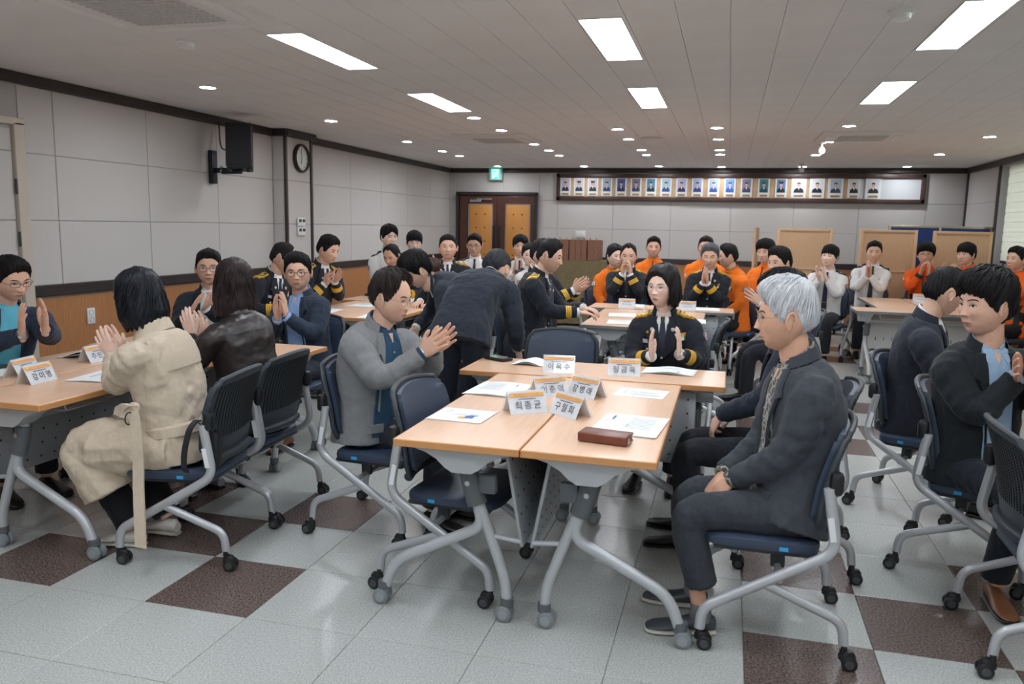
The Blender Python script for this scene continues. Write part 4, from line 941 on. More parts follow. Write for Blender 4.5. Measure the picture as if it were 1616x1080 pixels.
# hands: right hand, wrist at origin, fingers +Y, palm faces -Z, thumb at -X
def raw_hand(pose):
    b = MB(); n = 14
    pr = [(-.035, .024, .020, 0), (-.01, .0245, .0185, 0), (.012, .030, .0175, 0), (.035, .037, .0165, 0), (.062, .041, .0150, 0), (.082, .0415, .0135, 0), (.093, .039, .0115, 0)]
    b.loft([[(w_*math.copysign(abs(math.cos(a))**.8, math.cos(a)), y, t*math.sin(a)*.9) for a in np.linspace(0, 2*PI, n+1)[:-1]] for y, w_, t, _ in pr])
    curl = {'flat': (6, 8, 6), 'relax': (16, 24, 18), 'curl': (38, 55, 38), 'grip': (58, 78, 48)}[pose]; spread = {'flat': 1.0, 'relax': .6, 'curl': .2, 'grip': .1}[pose]
    for k, (x, y, L_, r_) in enumerate(((-.030, .088, .070, .0088), (-.0105, .091, .078, .0092), (.010, .090, .072, .0088), (.0295, .083, .056, .0076))):
        seg = [L_*.46, L_*.30, L_*.26]; yaw = rad((-7, -1.5, 4, 11)[k])*spread; p = V((x, y-.022, 0)); pts = [p.copy(), V((x, y, .001))]; p = pts[-1]; ang = 0; rs = [r_*1.08, r_*1.05]
        for q in range(3):
            ang += rad(curl[q]*(1+.08*k)); d = V((math.sin(yaw)*math.cos(ang), math.cos(yaw)*math.cos(ang), -math.sin(ang)))
            for f in (.5, 1.0): pts.append(p+d*seg[q]*f); rs.append(r_*((1.0, .95), (.96, .88), (.84, .66))[q][0 if f < 1 else 1])
            p = pts[-1]
        pts.append(p+d*.004); rs.append(r_*.35); b.tube(pts, rs, 10)
    th = {'flat': [(-.018, .010, -.004), (-.036, .034, -.010), (-.056, .060, -.012), (-.064, .084, -.010), (-.067, .096, -.009)], 'relax': [(-.018, .010, -.006), (-.034, .034, -.016), (-.046, .060, -.022), (-.046, .084, -.026), (-.044, .096, -.028)], 'curl': [(-.016, .010, -.008), (-.032, .034, -.022), (-.036, .058, -.034), (-.026, .076, -.042), (-.02, .084, -.044)], 'grip': [(-.016, .010, -.008), (-.032, .034, -.022), (-.034, .056, -.036), (-.018, .070, -.046), (-.01, .076, -.048)]}[pose]
    b.tube(th, [.0150, .0145, .0118, .0098, .0045], 10)
    return b
def bake(objs):
    """evaluate modifiers of many temporary objects at once -> list of meshes"""
    dg = bpy.context.evaluated_depsgraph_get(); out = []
    for o in objs:
        ev = o.evaluated_get(dg); out.append(bpy.data.meshes.new_from_object(ev, depsgraph=dg))
    return out
HV = {}
tmp = []
for pose in ('flat', 'relax', 'curl', 'grip'):
    o = mk('tmp', raw_hand(pose), M_white); m_ = o.modifiers.new('r', 'REMESH'); m_.mode = 'VOXEL'; m_.voxel_size = .0032
    m_ = o.modifiers.new('s', 'SMOOTH'); m_.factor = .5; m_.iterations = 2; tmp.append((pose, o))
for (pose, o), me in zip(tmp, bake([o for _, o in tmp])):
    HV[pose] = ([v.co.copy() for v in me.vertices], [tuple(p.vertices) for p in me.polygons]); bpy.data.objects.remove(o); bpy.data.meshes.remove(me)
# ---------------------------------------------------------------- people: body and clothes
PEND = []       # (object, voxel, smooth iterations, displace)
def sring(c, X, F, w_, d, n=30, ex=.78, yo=0, flat=1.0):
    r_ = []
    for k in range(n):
        a = 2*PI*k/n; c_, s_ = math.cos(a), math.sin(a)
        y = d*math.copysign(abs(s_)**ex, s_)
        if y < 0: y *= flat
        r_.append(c+X*(w_*math.copysign(abs(c_)**ex, c_))+F*(y+yo))
    return r_
PROF = [(-.18, .195, .142, 0), (-.06, .188, .136, 0), (.08, .174, .134, .004), (.24, .163, .126, .008), (.42, .168, .126, .008), (.58, .177, .128, .006), (.70, .182, .124, .002), (.79, .176, .112, -.002), (.86, .165, .102, -.006), (.915, .138, .088, -.010), (.96, .104, .076, -.012), (1.0, .070, .066, -.010), (1.03, .060, .058, -.008)]
def pv(t, k): return float(np.interp(t, [p[0] for p in PROF], [p[k] for p in PROF]))
def ik(a, c, l1, l2, hint):
    d = c-a; L = d.length
    if L > (l1+l2)*.995: c = a+d*((l1+l2)*.995/L); d = c-a; L = d.length
    x = (l1*l1-l2*l2+L*L)/(2*L); h = math.sqrt(max(1e-5, l1*l1-x*x)); u = d/L
    p = V(hint); p = p-u*p.dot(u); p.normalize(); return a+u*x+p*h, c
def clap(c=(0, .30, .96), gap=.05, f=(0, .5, .86), pose='flat', turn=0, lag=.0, drop=0):
    f = V(f).normalized(); R_ = Matrix.Rotation(rad(turn), 3, 'Z'); out = {}; c = V(c)
    for s_ in (1, -1):
        sd = R_ @ V((s_, 0, 0)); ff = (R_ @ f); n = -sd; n = (n-ff*n.dot(ff)).normalized()
        wpt = c+sd*(gap/2+.016)-ff*(.085+(lag if s_ > 0 else -lag))+V((0, 0, drop*s_))
        out[s_] = dict(w=wpt, f=ff, n=n, pose=pose, el=(s_*.55, -.25, -.8))
    return out
def lap(z=.60, y=.26, x=.06, pose='curl'):
    return {s_: dict(w=V((s_*x, y, z)), f=V((-s_*.35, .85, -.35)).normalized(), n=V((-s_*.2, -.2, -1)).normalized(), pose=pose, el=(s_*.7, -.5, -.3)) for s_ in (1, -1)}
def desk(z=.765, y=.34, x=.10, pose='relax'):
    return {s_: dict(w=V((s_*x, y, z)), f=V((-s_*.3, .95, -.12)).normalized(), n=V((0, -.1, -1)), pose=pose, el=(s_*.7, -.3, -.6)) for s_ in (1, -1)}
M_badge = mat('silver badge', (196, 200, 204), .35, .6); M_yel = mat('gold braid', (226, 176, 54), .5, bump=(300, .3)); M_gbtn = mat('pearl button', (206, 206, 200), .3, .3)
M_tie = mat('navy tie', (30, 36, 54), .6); M_wshirt = cloth('white shirt cloth', (226, 226, 226), v=.03)
RIB = [(200, 60, 56), (236, 236, 230), (60, 140, 96), (220, 170, 70), (196, 90, 130), (90, 110, 180), (230, 120, 60), (230, 226, 210)]
M_rib = [mat('ribbon %d' % k, c, .6) for k, c in enumerate(RIB)]
M_flag = [mat('flag white', (232, 232, 234), .6), mat('flag red', (190, 50, 60), .6), mat('flag blue', (40, 62, 130), .6), M_black]
M_patch = [mat('patch grey', (96, 100, 118), .6), mat('patch red', (180, 60, 56), .6), mat('patch white', (214, 214, 218), .6), mat('patch navy', (34, 40, 66), .6)]
M_blk = mat('black leather shoe', (26, 25, 26), .35)
NP_ = [0]
def person(label, hip, head, D, face, pitch=-6, roll=0, fem=False, kind='suit', col=(40, 44, 54), shirt=(226, 226, 226), tie=None, tr=(32, 34, 40), hair=('neat', (28, 26, 28)), gl=None, sk=(206, 160, 132), closed=False, rose=0, arms=None, legs=None, near=0, hs=(1, 1, 1), chest=0, wd=1.0, hz=.495, opt=(), shoe=(28, 27, 28), ctrl=None, nose=1, op=False, watch=None, flag=None, nk=.066):
    NP_[0] += 1
    root = empty('person', (hip[0], hip[1], 0), rad(D-90), label=label, cat='person')
    Ri = Matrix.Rotation(-rad(D-90), 3, 'Z'); loc = lambda p: Ri @ (V(p)-V((hip[0], hip[1], 0)))
    Hc = loc(head); Mh = Matrix.Translation(Hc) @ Matrix.Rotation(rad(face-D), 4, 'Z') @ Matrix.Rotation(rad(pitch), 4, 'X') @ Matrix.Rotation(rad(roll), 4, 'Y') @ Matrix.Diagonal((hs[0]*1.04, hs[1]*1.04, hs[2]*.99, 1))
    P = V((0, 0, hz)); sk0 = Mh @ V((0, -.030, -.075)); nd = (((P-sk0).normalized()*.6+V((0, -.12, -1)).normalized()*.5)).normalized(); N = sk0+nd*nk
    C1 = (P+N)/2+V(ctrl or (0, -.035, .02))
    def c(s): 
        if s < 0: return P+(C1-P)*2*s
        if s > 1: return N+(N-C1)*2*(s-1)
        return bez(P, C1, N, s)
    def fr(s):
        q = min(max(s, 0), 1); T_ = ((C1-P)*(1-q)+(N-C1)*q).normalized(); X = Matrix.Rotation(rad(chest)*q, 3, 'Z') @ V((1, 0, 0)); X = (X-T_*X.dot(T_)).normalized(); return X, T_.cross(X), T_
    k_f = (.88 if fem else 1.0)*wd; grow = 1.0 if kind not in ('shirt',) else .95
    rings = []
    s0 = -.18 if 'stand' in opt else -.115
    for s in [s0, -.06, .08, .24, .42, .58, .70, .79, .86, .915, .96, 1.0, 1.03]:
        X, F, T_ = fr(s); w_ = pv(s, 1)*k_f*grow; d = pv(s, 2)*(.95 if fem else 1)*grow*(wd if wd > 1 else 1)
        if s > .95: w_, d = pv(s, 1)*(.9 if fem else 1), pv(s, 2)*(.9 if fem else 1)
        if kind == 'trench' and s < .3: w_ *= 1.06; d *= 1.08
        yo = pv(s, 3)+(.012*math.exp(-((s-.62)/.1)**2) if fem else 0)+(.02*math.exp(-((s-.2)/.2)**2)*(wd-1)*8 if wd > 1 else 0)
        rings.append(sring(c(s), X, F, w_, d, yo=yo, flat=1.0))
    tb = MB().loft(rings)
    bvh = BVHTree.FromPolygons([V(p) for p in tb.v], [list(f) for f in tb.f])
    def surf(u, v, off, front=1):
        X, F, T_ = fr(v); o = c(v)+X*u+F*(.6*front); h = bvh.ray_cast(o, -F*front)
        p = h[0] if h[0] else c(v)+X*u+F*(front*.05); return p+F*(off*front)
    def patch(b, rows, off, mi=0, thick=.012, front=1):
        n = len(rows[0]); F = fr(.7)[1]*front
        offs = off if isinstance(off, (list, tuple)) else [off]*n; top = [surf(u, v, offs[k_], front) for r_ in rows for k_, (u, v) in enumerate(r_)]; bot = [p-F*thick for p in top]; M_ = len(top); fs = []
        for i in range(len(rows)-1):
            for j in range(n-1): a = i*n+j; fs += [(a, a+1, a+n+1, a+n), (M_+a, M_+a+n, M_+a+n+1, M_+a+1)]
        rim = list(range(n))+[i*n+n-1 for i in range(1, len(rows))]+[(len(rows)-1)*n+j for j in range(n-2, -1, -1)]+[i*n for i in range(len(rows)-2, 0, -1)]
        for k in range(len(rim)): p, q = rim[k], rim[(k+1) % len(rim)]; fs.append((p, M_+p, M_+q, q))
        b.add(top+bot, fs, mi)
    sw = .166*k_f
    X8, F8, T8 = fr(.86); sh = {s_: c(.865)+X8*(s_*sw)-T8*.012 for s_ in (1, -1)}
    if isinstance(arms, tuple): arms = clap(c=loc(arms[0]), **arms[1])
    arms = arms or lap(); l1, l2 = .272*(.94 if fem else 1), .238*(.94 if fem else 1)
    vox = (.0135, .0105, .0078)[near]; jm = {'suit': 'jacket', 'uniform': 'uniform_jacket', 'shirt': 'shirt', 'orange': 'jacket', 'trench': 'trench_coat', 'leather': 'leather_jacket'}[kind]
    rr = random.Random(NP_[0]*13)
    ph1, ph2 = rr.uniform(0, 6), rr.uniform(0, 6)
    M_j = (mat('leather brown', (44, 36, 36), .34, bump=[(10, .5), (200, .12)], spec=.6) if kind == 'leather' else cloth('cloth %d %d %d' % col, col, .85 if kind != 'shirt' else .8, v=.03) if 'tweed' not in opt else mat('grey tweed', col, .9, 0, [(11, .8, (1, 1, .55)), (600, .4)], (420, .22), spec=.2))
    body = MB(); hv, hf = HEADV[fem]; body.add([Mh @ V(p) for p in hv], hf)
    nr = .053 if not fem else .045
    nk0 = Mh @ V((0, -.016, -.02)); body.tube([nk0, sk0*.5+(Mh @ V((0, -.012, -.075)))*.5, N+fr(1)[2]*.02, N-fr(1)[2]*.05], [nr*.9, nr, nr*1.02, nr*1.0], 18)
    jb = MB().loft(rings[:11] if kind in ('suit', 'uniform', 'shirt') else rings); EL = {}; WR = {}
    lg = legs or {}
    for s_ in (1, -1):
        A = arms[s_]; el, wr = ik(sh[s_], V(A['w']), l1, l2, A['el']); EL[s_] = el; WR[s_] = wr
        fd = (wr-el).normalized(); i0 = c(.84)+X8*(s_*(sw-.075))-T8*.03
        pts = fillet([i0, sh[s_]+(el-sh[s_]).normalized()*.02, el, wr-fd*.012], .085, 7)
        tot = 0; Ls = [0]
        for p, q in zip(pts[:-1], pts[1:]): tot += (q-p).length; Ls.append(tot)
        eL = min(range(len(pts)), key=lambda i: (pts[i]-el).length); le = Ls[eL]
        # resample
        NS_ = 26; rp = []; rL = []
        for k in range(NS_):
            t = tot*k/(NS_-1); i = max(i for i in range(len(Ls)) if Ls[i] <= t+1e-9); i = min(i, len(pts)-2); f = (t-Ls[i])/max(1e-6, Ls[i+1]-Ls[i]); rp.append(pts[i].lerp(pts[i+1], f)); rL.append(t)
        slim = (.90 if fem else 1)*(.93 if kind in ('shirt', 'orange') else 1)*(1.12 if kind == 'trench' else 1)*(wd**.5)
        rad_ = [slim*float(np.interp(t, [0, .09, .2, le, le+.1, tot], [.068, .074, .066, .057, .051, .042])) for t in rL]
        wob = lambda i, a, rL=rL, le=le, s_=s_: .085*math.exp(-((rL[i]-le)/.09)**2)*math.sin(rL[i]*190+2.2*math.cos(a+ph1)+ph2*s_)+.035*math.sin(rL[i]*95+3*math.cos(a+ph2)+ph1)*min(1, rL[i]/.12)
        jb.tube(rp, rad_, 14, wob=wob)
        # hand
        f = V(A['f']).normalized(); n = V(A['n']); n = (n-f*n.dot(f)).normalized(); X = f.cross(-n); Rm = Matrix((X, f, -n)).transposed()
        hvs, hfs = HV[A.get('pose', 'flat')]; hsz = .93 if fem else 1.02
        body.add([wr+Rm @ (V((p.x*s_, p.y, p.z))*hsz) for p in hvs], [q if s_ > 0 else q[::-1] for q in hfs])
        body.tube([sh[s_], sh[s_]*.12+el*.88, el*.85+wr*.15+(sh[s_]-el)*.04, wr-fd*.02, wr+fd*.004], [.042, .024, .024, .026, .024], 10)
    body.tube([P+V((0, 0, -.03)), c(.3), c(.6), c(.85), N], [.10, .095, .105, .09, .05], 12)
    # legs
    tb2 = MB(); KN = {}
    stand = 'stand' in opt
    for s_ in (1, -1):
        kn, an = lg.get(s_, (V((s_*.10, .385, .475)), V((s_*.105, .40, .085)))); kn, an = V(kn), V(an); hp = P+V((s_*.085, 0, -.005)); KN[s_] = (hp, kn, an)
        body.tube([hp, kn-(kn-hp).normalized()*.03, kn*.93+an*.07, an], [.055, .036, .034, .030], 10)
        q = lg.get('w', 1.0); pts = fillet([hp-V((0, .03, 0)) if not stand else hp, kn, an+V((0, 0, lg.get('hem', .02)))], .09, 6); N_ = len(pts)
        Lc = [0]
        for p0, p1 in zip(pts[:-1], pts[1:]): Lc.append(Lc[-1]+(p1-p0).length)
        rs = [q*float(np.interp(t/Lc[-1], [0, .3, .5, .75, 1], [.092, .082, .068, .062, .058])) for t in Lc]
        lk = Lc[min(range(N_), key=lambda i: (pts[i]-kn).length)]
        tb2.tube(pts, rs, 14, wob=lambda i, a, Lc=Lc, lk=lk: .05*math.exp(-((Lc[i]-lk)/.1)**2)*math.sin(Lc[i]*120+2*math.cos(a))+.02*math.sin(Lc[i]*60+2*math.cos(a+ph1)))
        # shoe
        tdir = V(lg.get(('t', s_), (s_*.12, 1, 0))).normalized(); sd = tdir.cross(V((0, 0, 1))); hl = an-tdir*.055; hl.z = an.z-.083
        sb, so = MB(), MB(); sc_ = .9 if fem else 1
        for b_, zz in ((sb, (.016, .0)), (so, None)):
            r_ = []
            for y, w_, h_ in ((0, .026, .062), (.02, .034, .078), (.07, .034, .075), (.12, .038, .056), (.18, .044, .042), (.225, .040, .036), (.25, .028, .028), (.258, .012, .02)):
                y *= sc_; w_ *= sc_
                if zz: r_.append([hl+tdir*y+sd*(w_*math.cos(a))+V((0, 0, max(.012, .014+(h_-.014)*(.5+.5*math.sin(a))))) for a in np.linspace(0, 2*PI, 15)[:-1]])
                else: r_.append([hl+tdir*(y*1.02-.002)+sd*((w_+.003)*math.cos(a))+V((0, 0, .009+.009*math.sin(a))) for a in np.linspace(0, 2*PI, 15)[:-1]])
            b_.loft(r_)
        so_ = mk('shoe', sb, mat('shoe %d %d %d' % shoe, shoe, .4), root); mk('sole', so, mat('sole pale', (196, 190, 180), .6) if 'palesole' in opt else M_black, so_)
        if 'socks' in opt: mk('sock', MB().tube([an+V((0, 0, -.03)), an+V((0, 0, .035))], [.042, .038], 14), mat('grey sock', (120, 122, 126), .9), root)
    tb2.ell(P+V((0, -.01, -.0)), (.165*(.95 if fem else 1), .125, .095), 18)
    if kind == 'trench':
        for s_ in (1, -1):
            hp, kn, an = KN[s_]; jb.tube(fillet([hp-V((0, .02, 0)), kn+V((s_*.02, .01, .015)), kn*.5+an*.5+V((s_*.03, -.02, 0))], .07, 5), [.125]*2+[.118]*5+[.125], 14, wob=lambda i, a: .06*math.sin(3*a+i))
        jb.ell((KN[1][1]+KN[-1][1])/2+V((0, -.12, .03)), (.15, .22, .07), 14)
    bo = mk('body', body, skin(sk), root)
    jo = mk(jm, jb, M_j, root); PEND.append((jo, vox, 3, .009 if kind != 'trench' else .013, rr.randint(0, 99)))
    to = mk('trousers', tb2, cloth('trousers %d %d %d' % tr, tr), root); PEND.append((to, vox*1.1, 3, .005, rr.randint(0, 99)))
    # head details
    ey, eb, lp, ls = face_meshes(fem, closed, rose, (70, 66, 66) if hair[1][0] > 90 else (40, 34, 33))
    if ey: link('eyes', ey, root, Mh)
    link('eyebrows', eb, root, Mh); link('lips', lp, root, Mh); link('eyelids', ls, root, Mh)
    link('hair', hair_mesh(*hair), root, Mh)
    if gl:
        g1, g2 = glasses_meshes(gl); go = link('glasses', g1, root, Mh); link('lenses', g2, go)
    # collars and fronts
    NT = fr(1)[2]; nX, nF, _ = fr(1.0); up_n = (sk0-N).normalized(); cR = .0635 if not fem else .054
    def band(r0, r1, z0, z1, a0=0, a1=360, th=.006, rise=.0, bk=.0):
        b = MB(); n = 30; cl = a1-a0 >= 360; ro, ri = [], []
        A_ = [rad(lerp(a0, a1, k/(n if cl else n-1))) for k in range(n)]
        def R(r_, z, e): return [N+nX*(math.sin(a)*r_)+nF*(math.cos(a)*r_*.98-.004)+up_n*(z+(-rise*math.cos(a) if e else -bk*math.cos(a)*.4)) for a in A_]
        b.loft([R(r0, z0, 0), R(r1, z1, 1), R(r1-th, z1, 1), R(r0-th, z0, 0), R(r0, z0, 0)], cap=False, close=cl); return b
    sc = cloth('shirt %d %d %d' % shirt, shirt, v=.05)
    vt = [.99, .955, .91, .86, .81, .76, .70, .62, .54, .46, .40, .34]
    if kind in ('suit', 'uniform'):
        vb = -.15 if op else (.36 if kind == 'suit' else .52)
        if 'vopen' in opt: vb = -.15
        vs_ = [lerp(.99 if not tie else .965, vb, k/11) for k in range(12)]
        ui = lambda v: (lerp(.046 if not tie else .036, op if op else .004, max(0, (.985-v)/(.985-vb))**(.9 if op else 1.0)))*(.9 if fem else 1)
        b = MB(); patch(b, [[(ui(v)*q*1.15, v) for q in (-1, -.5, 0, .5, 1)] for v in vs_], .007, 0, .014); so_ = mk('shirt_front', b, sc, root)
        if 'tee' in opt: mk('neckband', band(cR+.005, cR-.002, -.010, .008, rise=.01), sc, root)
        else:
            mk('shirt_collar', band(cR+.007, cR, -.030, .024, 0 if tie else 16, 360 if tie else 344, rise=.022), sc, root)
            for s_ in (1, -1):
                g_ = .016 if not tie else .004; b = MB()
                patch(b, [[(s_*g_, .968), (s_*.026, .966), (s_*.046, .966)], [(s_*(g_+.006), .945), (s_*.032, .940), (s_*.050, .945)], [(s_*(g_+.020), .905), (s_*.040, .900), (s_*.050, .918)]], .012, 0, .012)
                mk('collar_point', b, sc, so_)
            if not tie:
                b = MB(); patch(b, [[(-.014*q+0, v), (.014*q, v)] for v, q in ((.97, 1.1), (.94, .7), (.90, .1))], .0105, 0, .004); mk('open_neck', b, skin(sk), so_)
                b = MB()
                for v in np.arange(.90, vb+.06, -.10): p = surf(0, v, .009); b.ell(p, (.0055, .003, .0055), 8)
                mk('shirt_buttons', b, M_gbtn, so_)
        if tie:
            b = MB(); patch(b, [[(-.013, .972), (0, .972), (.013, .972)], [(-.010, .925), (0, .925), (.010, .925)]], .020, 0, .014)
            patch(b, [[(-q, v), (0, v), (q, v)] for v, q in ((.93, .011), (.80, .020), (.65, .024), (max(vb, .40)-.02, .025))], .013, 0, .008); mk('tie', b, M_tie, root)
        vn = .80
        uo = lambda v: float(np.interp(v, sorted([.985, .95, .90, .86, vn+.001, vn-.012, .70, .60, .50, vb if vb > .3 else .2, -.2]), [x for _, x in sorted([(.985, .070), (.95, .082), (.90, .094), (.86, .100), (vn+.001, .112), (vn-.012, .094), (.70, .084), (.60, .066), (.50, .045 if not op else .066), (vb if vb > .3 else .2, .010 if not op else .062), (-.2, .09)])]))
        lv = sorted(set([.968, .95, .90, .86, vn+.001, vn-.012, .76, .70, .65, .60, .55, .50, .45, .40]+([vb] if vb > .3 else [.3, .2])), reverse=True); lv = [v for v in lv if v >= vb]
        for s_ in (1, -1): b = MB(); patch(b, [[(s_*ui(v), v), (s_*(ui(v)+max(uo(v), ui(v)+.006))/2, v), (s_*max(uo(v), ui(v)+.008), v)] for v in lv], (.011, .019, .022), 0, .012); mk('lapel', b, M_j, jo)
        mk('jacket_collar', band(cR+.022, cR+.009, -.020, .022, 48, 312, .010, rise=.010, bk=.01), M_j, jo)
        b = MB()
        if not op:
            bv = [vb-.03, vb-.20] if kind == 'suit' else [.50, .36, .22, .08]
            for v in bv: p = surf(.004, v, .012); b.ell(p, (.0085, .005, .0085), 10)
        mk('buttons', b, M_gbtn if kind == 'uniform' else M_black, jo) if b.v else None
        for s_ in (1, -1):
            b = MB(); v0 = .02; patch(b, [[(s_*.075, v0+.05), (s_*.11, v0+.05), (s_*.145, v0+.05)], [(s_*.075, v0-.03), (s_*.11, v0-.03), (s_*.145, v0-.03)]], .010, 0, .008)
            mk('pocket_flap', b, M_j, jo)
    if kind == 'shirt':
        mk('shirt_collar', band(cR+.007, cR, -.030, .022, rise=.020), sc, jo)
        for s_ in (1, -1):
            b = MB(); patch(b, [[(s_*.003, .968), (s_*.026, .966), (s_*.046, .966)], [(s_*.010, .945), (s_*.034, .940), (s_*.052, .945)], [(s_*.030, .895), (s_*.042, .893), (s_*.052, .912)]], .012, 0, .012)
            mk('collar_point', b, sc, jo)
        if tie:
            b = MB(); patch(b, [[(-.013, .978), (0, .978), (.013, .978)], [(-.010, .925), (0, .925), (.010, .925)]], .018, 0, .012)
            patch(b, [[(-q, v), (0, v), (q, v)] for v, q in ((.93, .009), (.80, .018), (.6, .024), (.4, .027), (.2, .030), (.06, .031), (.0, .004))], .013, 0, .008); to_ = mk('tie', b, M_tie, root)
            b = MB(); patch(b, [[(-.03, .33), (.03, .33)], [(-.03, .318), (.03, .318)]], .018, 0, .006); mk('tie_clip', b, M_gold, to_)
        b = MB()
        for s_ in (1, -1):
            b = MB(); patch(b, [[(s_*.045, .72), (s_*.085, .72), (s_*.125, .72)], [(s_*.045, .68), (s_*.085, .672), (s_*.125, .68)]], .008, 0, .006); patch(b, [[(s_*.047, .67), (s_*.085, .67), (s_*.123, .67)], [(s_*.047, .47), (s_*.085, .46), (s_*.123, .47)]], .006, 0, .006)
            mk('chest_pocket', b, M_j, jo)
        b = MB(); p = surf(-.08, .735, .011); b.ell(p, (.012, .004, .015), 10); mk('badge', b, M_badge, jo)
        mk('belt', MB().loft([sring(c(s), *fr(s)[:2], pv(s, 1)*k_f*1.0, pv(s, 2)*1.0) for s in (-.02, .05)]), M_black, jo)
    if kind == 'orange':
        mk('stand_collar', band(cR+.010, cR+.001, -.014, .030, rise=.012), M_j, jo); mk('collar_lining', band(cR+.003, cR-.001, .012, .034, rise=.012, th=.003), M_black, jo)
        b = MB(); patch(b, [[(-.005, v), (.005, v)] for v in np.linspace(.985, -.1, 14)], .009, 0, .006); mk('zip', b, M_black, jo)
        for s_ in (1, -1):
            b = MB(); patch(b, [[(s_*.10, v), (s_*.135, v), (s_*.165, v)] for v in np.linspace(.45, -.14, 7)], .008, 0, .008)
            mk('side_panel', b, M_black, jo)
        b = MB(); 
        for k in range(3): patch(b, [[(-.055-.022*k, .70), (-.072-.022*k, .70)], [(-.055-.022*k, .672), (-.072-.022*k, .672)]], .009, 0, .005)
        mk('chest_lettering', b, M_black, jo)
    if kind == 'trench':
        mk('coat_collar', band(cR+.046, cR+.012, -.040, .062, 42, 318, .012, rise=.016, bk=.035), M_j, jo)
        b = MB(); patch(b, [[(u, v) for u in np.linspace(-.155, .155, 9)] for v in (.90, .80, .70, .62)], .0065, 0, .012, -1); 
        for k in range(1, 8): pass
        mk('back_yoke', b, M_j, jo)
        mk('belt', MB().loft([sring(c(s)+V((0, 0, .0)), *fr(s)[:2], pv(s, 1)*k_f*1.06*g_, pv(s, 2)*1.05*g_, yo=pv(s, 3)) for s, g_ in ((.10, .99), (.115, 1.05), (.185, 1.05), (.20, .99))]), M_j, jo)
    if kind == 'leather':
        mk('jacket_collar', band(cR+.030, cR+.008, -.028, .034, 20, 340, .010, rise=.01, bk=.02), M_j, jo)
        b = MB(); patch(b, [[(u, v) for u in np.linspace(-.15, .15, 9)] for v in (.80, .785)], .0075, 0, .006, -1); mk('back_seam', b, M_j, jo)
    if kind == 'uniform' or 'epaul' in opt:
        gold = kind == 'uniform'; bv2 = BVHTree.FromPolygons([V(p) for p in jb.v], [list(f) for f in jb.f]); X9, F9, T9 = fr(.9)
        def topp(u, y): 
            o = c(.9)+X9*u+F9*y+T9*.3; h = bv2.ray_cast(o, -T9); return h[0] if h[0] else c(.9)+X9*u+F9*y
        def board(b, rows, off, mi, th):
            n = len(rows[0]); top = [topp(u, y)+T9*off for r_ in rows for u, y in r_]; bot = [p-T9*th for p in top]; M_ = len(top); fs = []
            for i in range(len(rows)-1):
                for j in range(n-1): a = i*n+j; fs += [(a, a+1, a+n+1, a+n), (M_+a, M_+a+n, M_+a+n+1, M_+a+1)]
            rim = list(range(n))+[i*n+n-1 for i in range(1, len(rows))]+[(len(rows)-1)*n+j for j in range(n-2, -1, -1)]+[i*n for i in range(len(rows)-2, 0, -1)]
            for k in range(len(rim)): p, q = rim[k], rim[(k+1) % len(rim)]; fs.append((p, M_+p, M_+q, q))
            b.add(top+bot, fs, mi)
        for s_ in (1, -1):
            b = MB(); U = np.linspace(.075, sw+.025, 7)
            hw = lambda u: .021+.012*(u-.075)/.11
            board(b, [[(s_*u, q*hw(u)-.008) for q in (-1, 0, 1)] for u in U], .012, 0, .014); ep = mk('epaulette', b, M_yel if gold else mat('navy epaulette', (30, 34, 48), .7), jo)
            b = MB()
            if 'gold' in opt:
                for q in (.18, .40, .62, .84): u = lerp(.075, sw+.025, q); board(b, [[(s_*(u-.004), q2*hw(u)*.8-.008) for q2 in (-1, 1)], [(s_*(u+.004), q2*hw(u)*.8-.008) for q2 in (-1, 1)]], .0135, 0, .004)
                mk('braid_marks', b, M_black, ep)
            elif gold:
                board(b, [[(s_*u, q*hw(u)*.55-.008) for q in (-1, 0, 1)] for u in np.linspace(.095, sw+.005, 5)], .0135, 0, .004); board(b, [[(s_*u, q*.011-.008) for q in (-1, 0, 1)] for u in np.linspace(.118, sw-.015, 3)], .0155, 1, .004); mk('insignia', b, [M_black, M_badge], ep)
            else:
                board(b, [[(s_*u, q*.008-.008) for q in (-1, 0, 1)] for u in np.linspace(.12, .145, 3)], .0145, 0, .004); mk('insignia', b, M_badge, ep)
    if kind == 'uniform':
        for s_ in (1, -1): mk('collar_badge', MB().ell(surf(s_*.062, .845, .018), (.012, .005, .014), 10), M_badge, jo)
        b = MB(); patch(b, [[(.055, .715), (.118, .715)], [(.055, .675), (.118, .675)]], .011, 0, .006); mk('name_bar', b, M_badge, jo)
        b = MB(); g_ = MB()
        for r_ in range(2):
            for q in range(4): u0 = -.064-.021*q; v0 = .79-.042*r_; patch(b, [[(u0, v0), (u0-.0185, v0)], [(u0, v0-.038), (u0-.0185, v0-.038)]], .012, (r_*4+q*3+NP_[0]) % 8, .006)
        mk('service_ribbons', b, M_rib, jo)
        if near == 2 and fem: mk('medal', MB().ell(surf(.085, .80, .014), (.013, .005, .013), 12).ell(surf(.085, .845, .013), (.016, .004, .009), 10), M_gold, jo)
        for s_ in (1, -1):
            b = MB(); patch(b, [[(s_*.055, .64), (s_*.09, .64), (s_*.125, .64)], [(s_*.055, .60), (s_*.09, .59), (s_*.125, .60)]], .010, 0, .008); b.ell(surf(s_*.09, .605, .012), (.008, .004, .008), 10, 1)
            mk('chest_pocket_flap', b, [M_j, M_gbtn], jo)
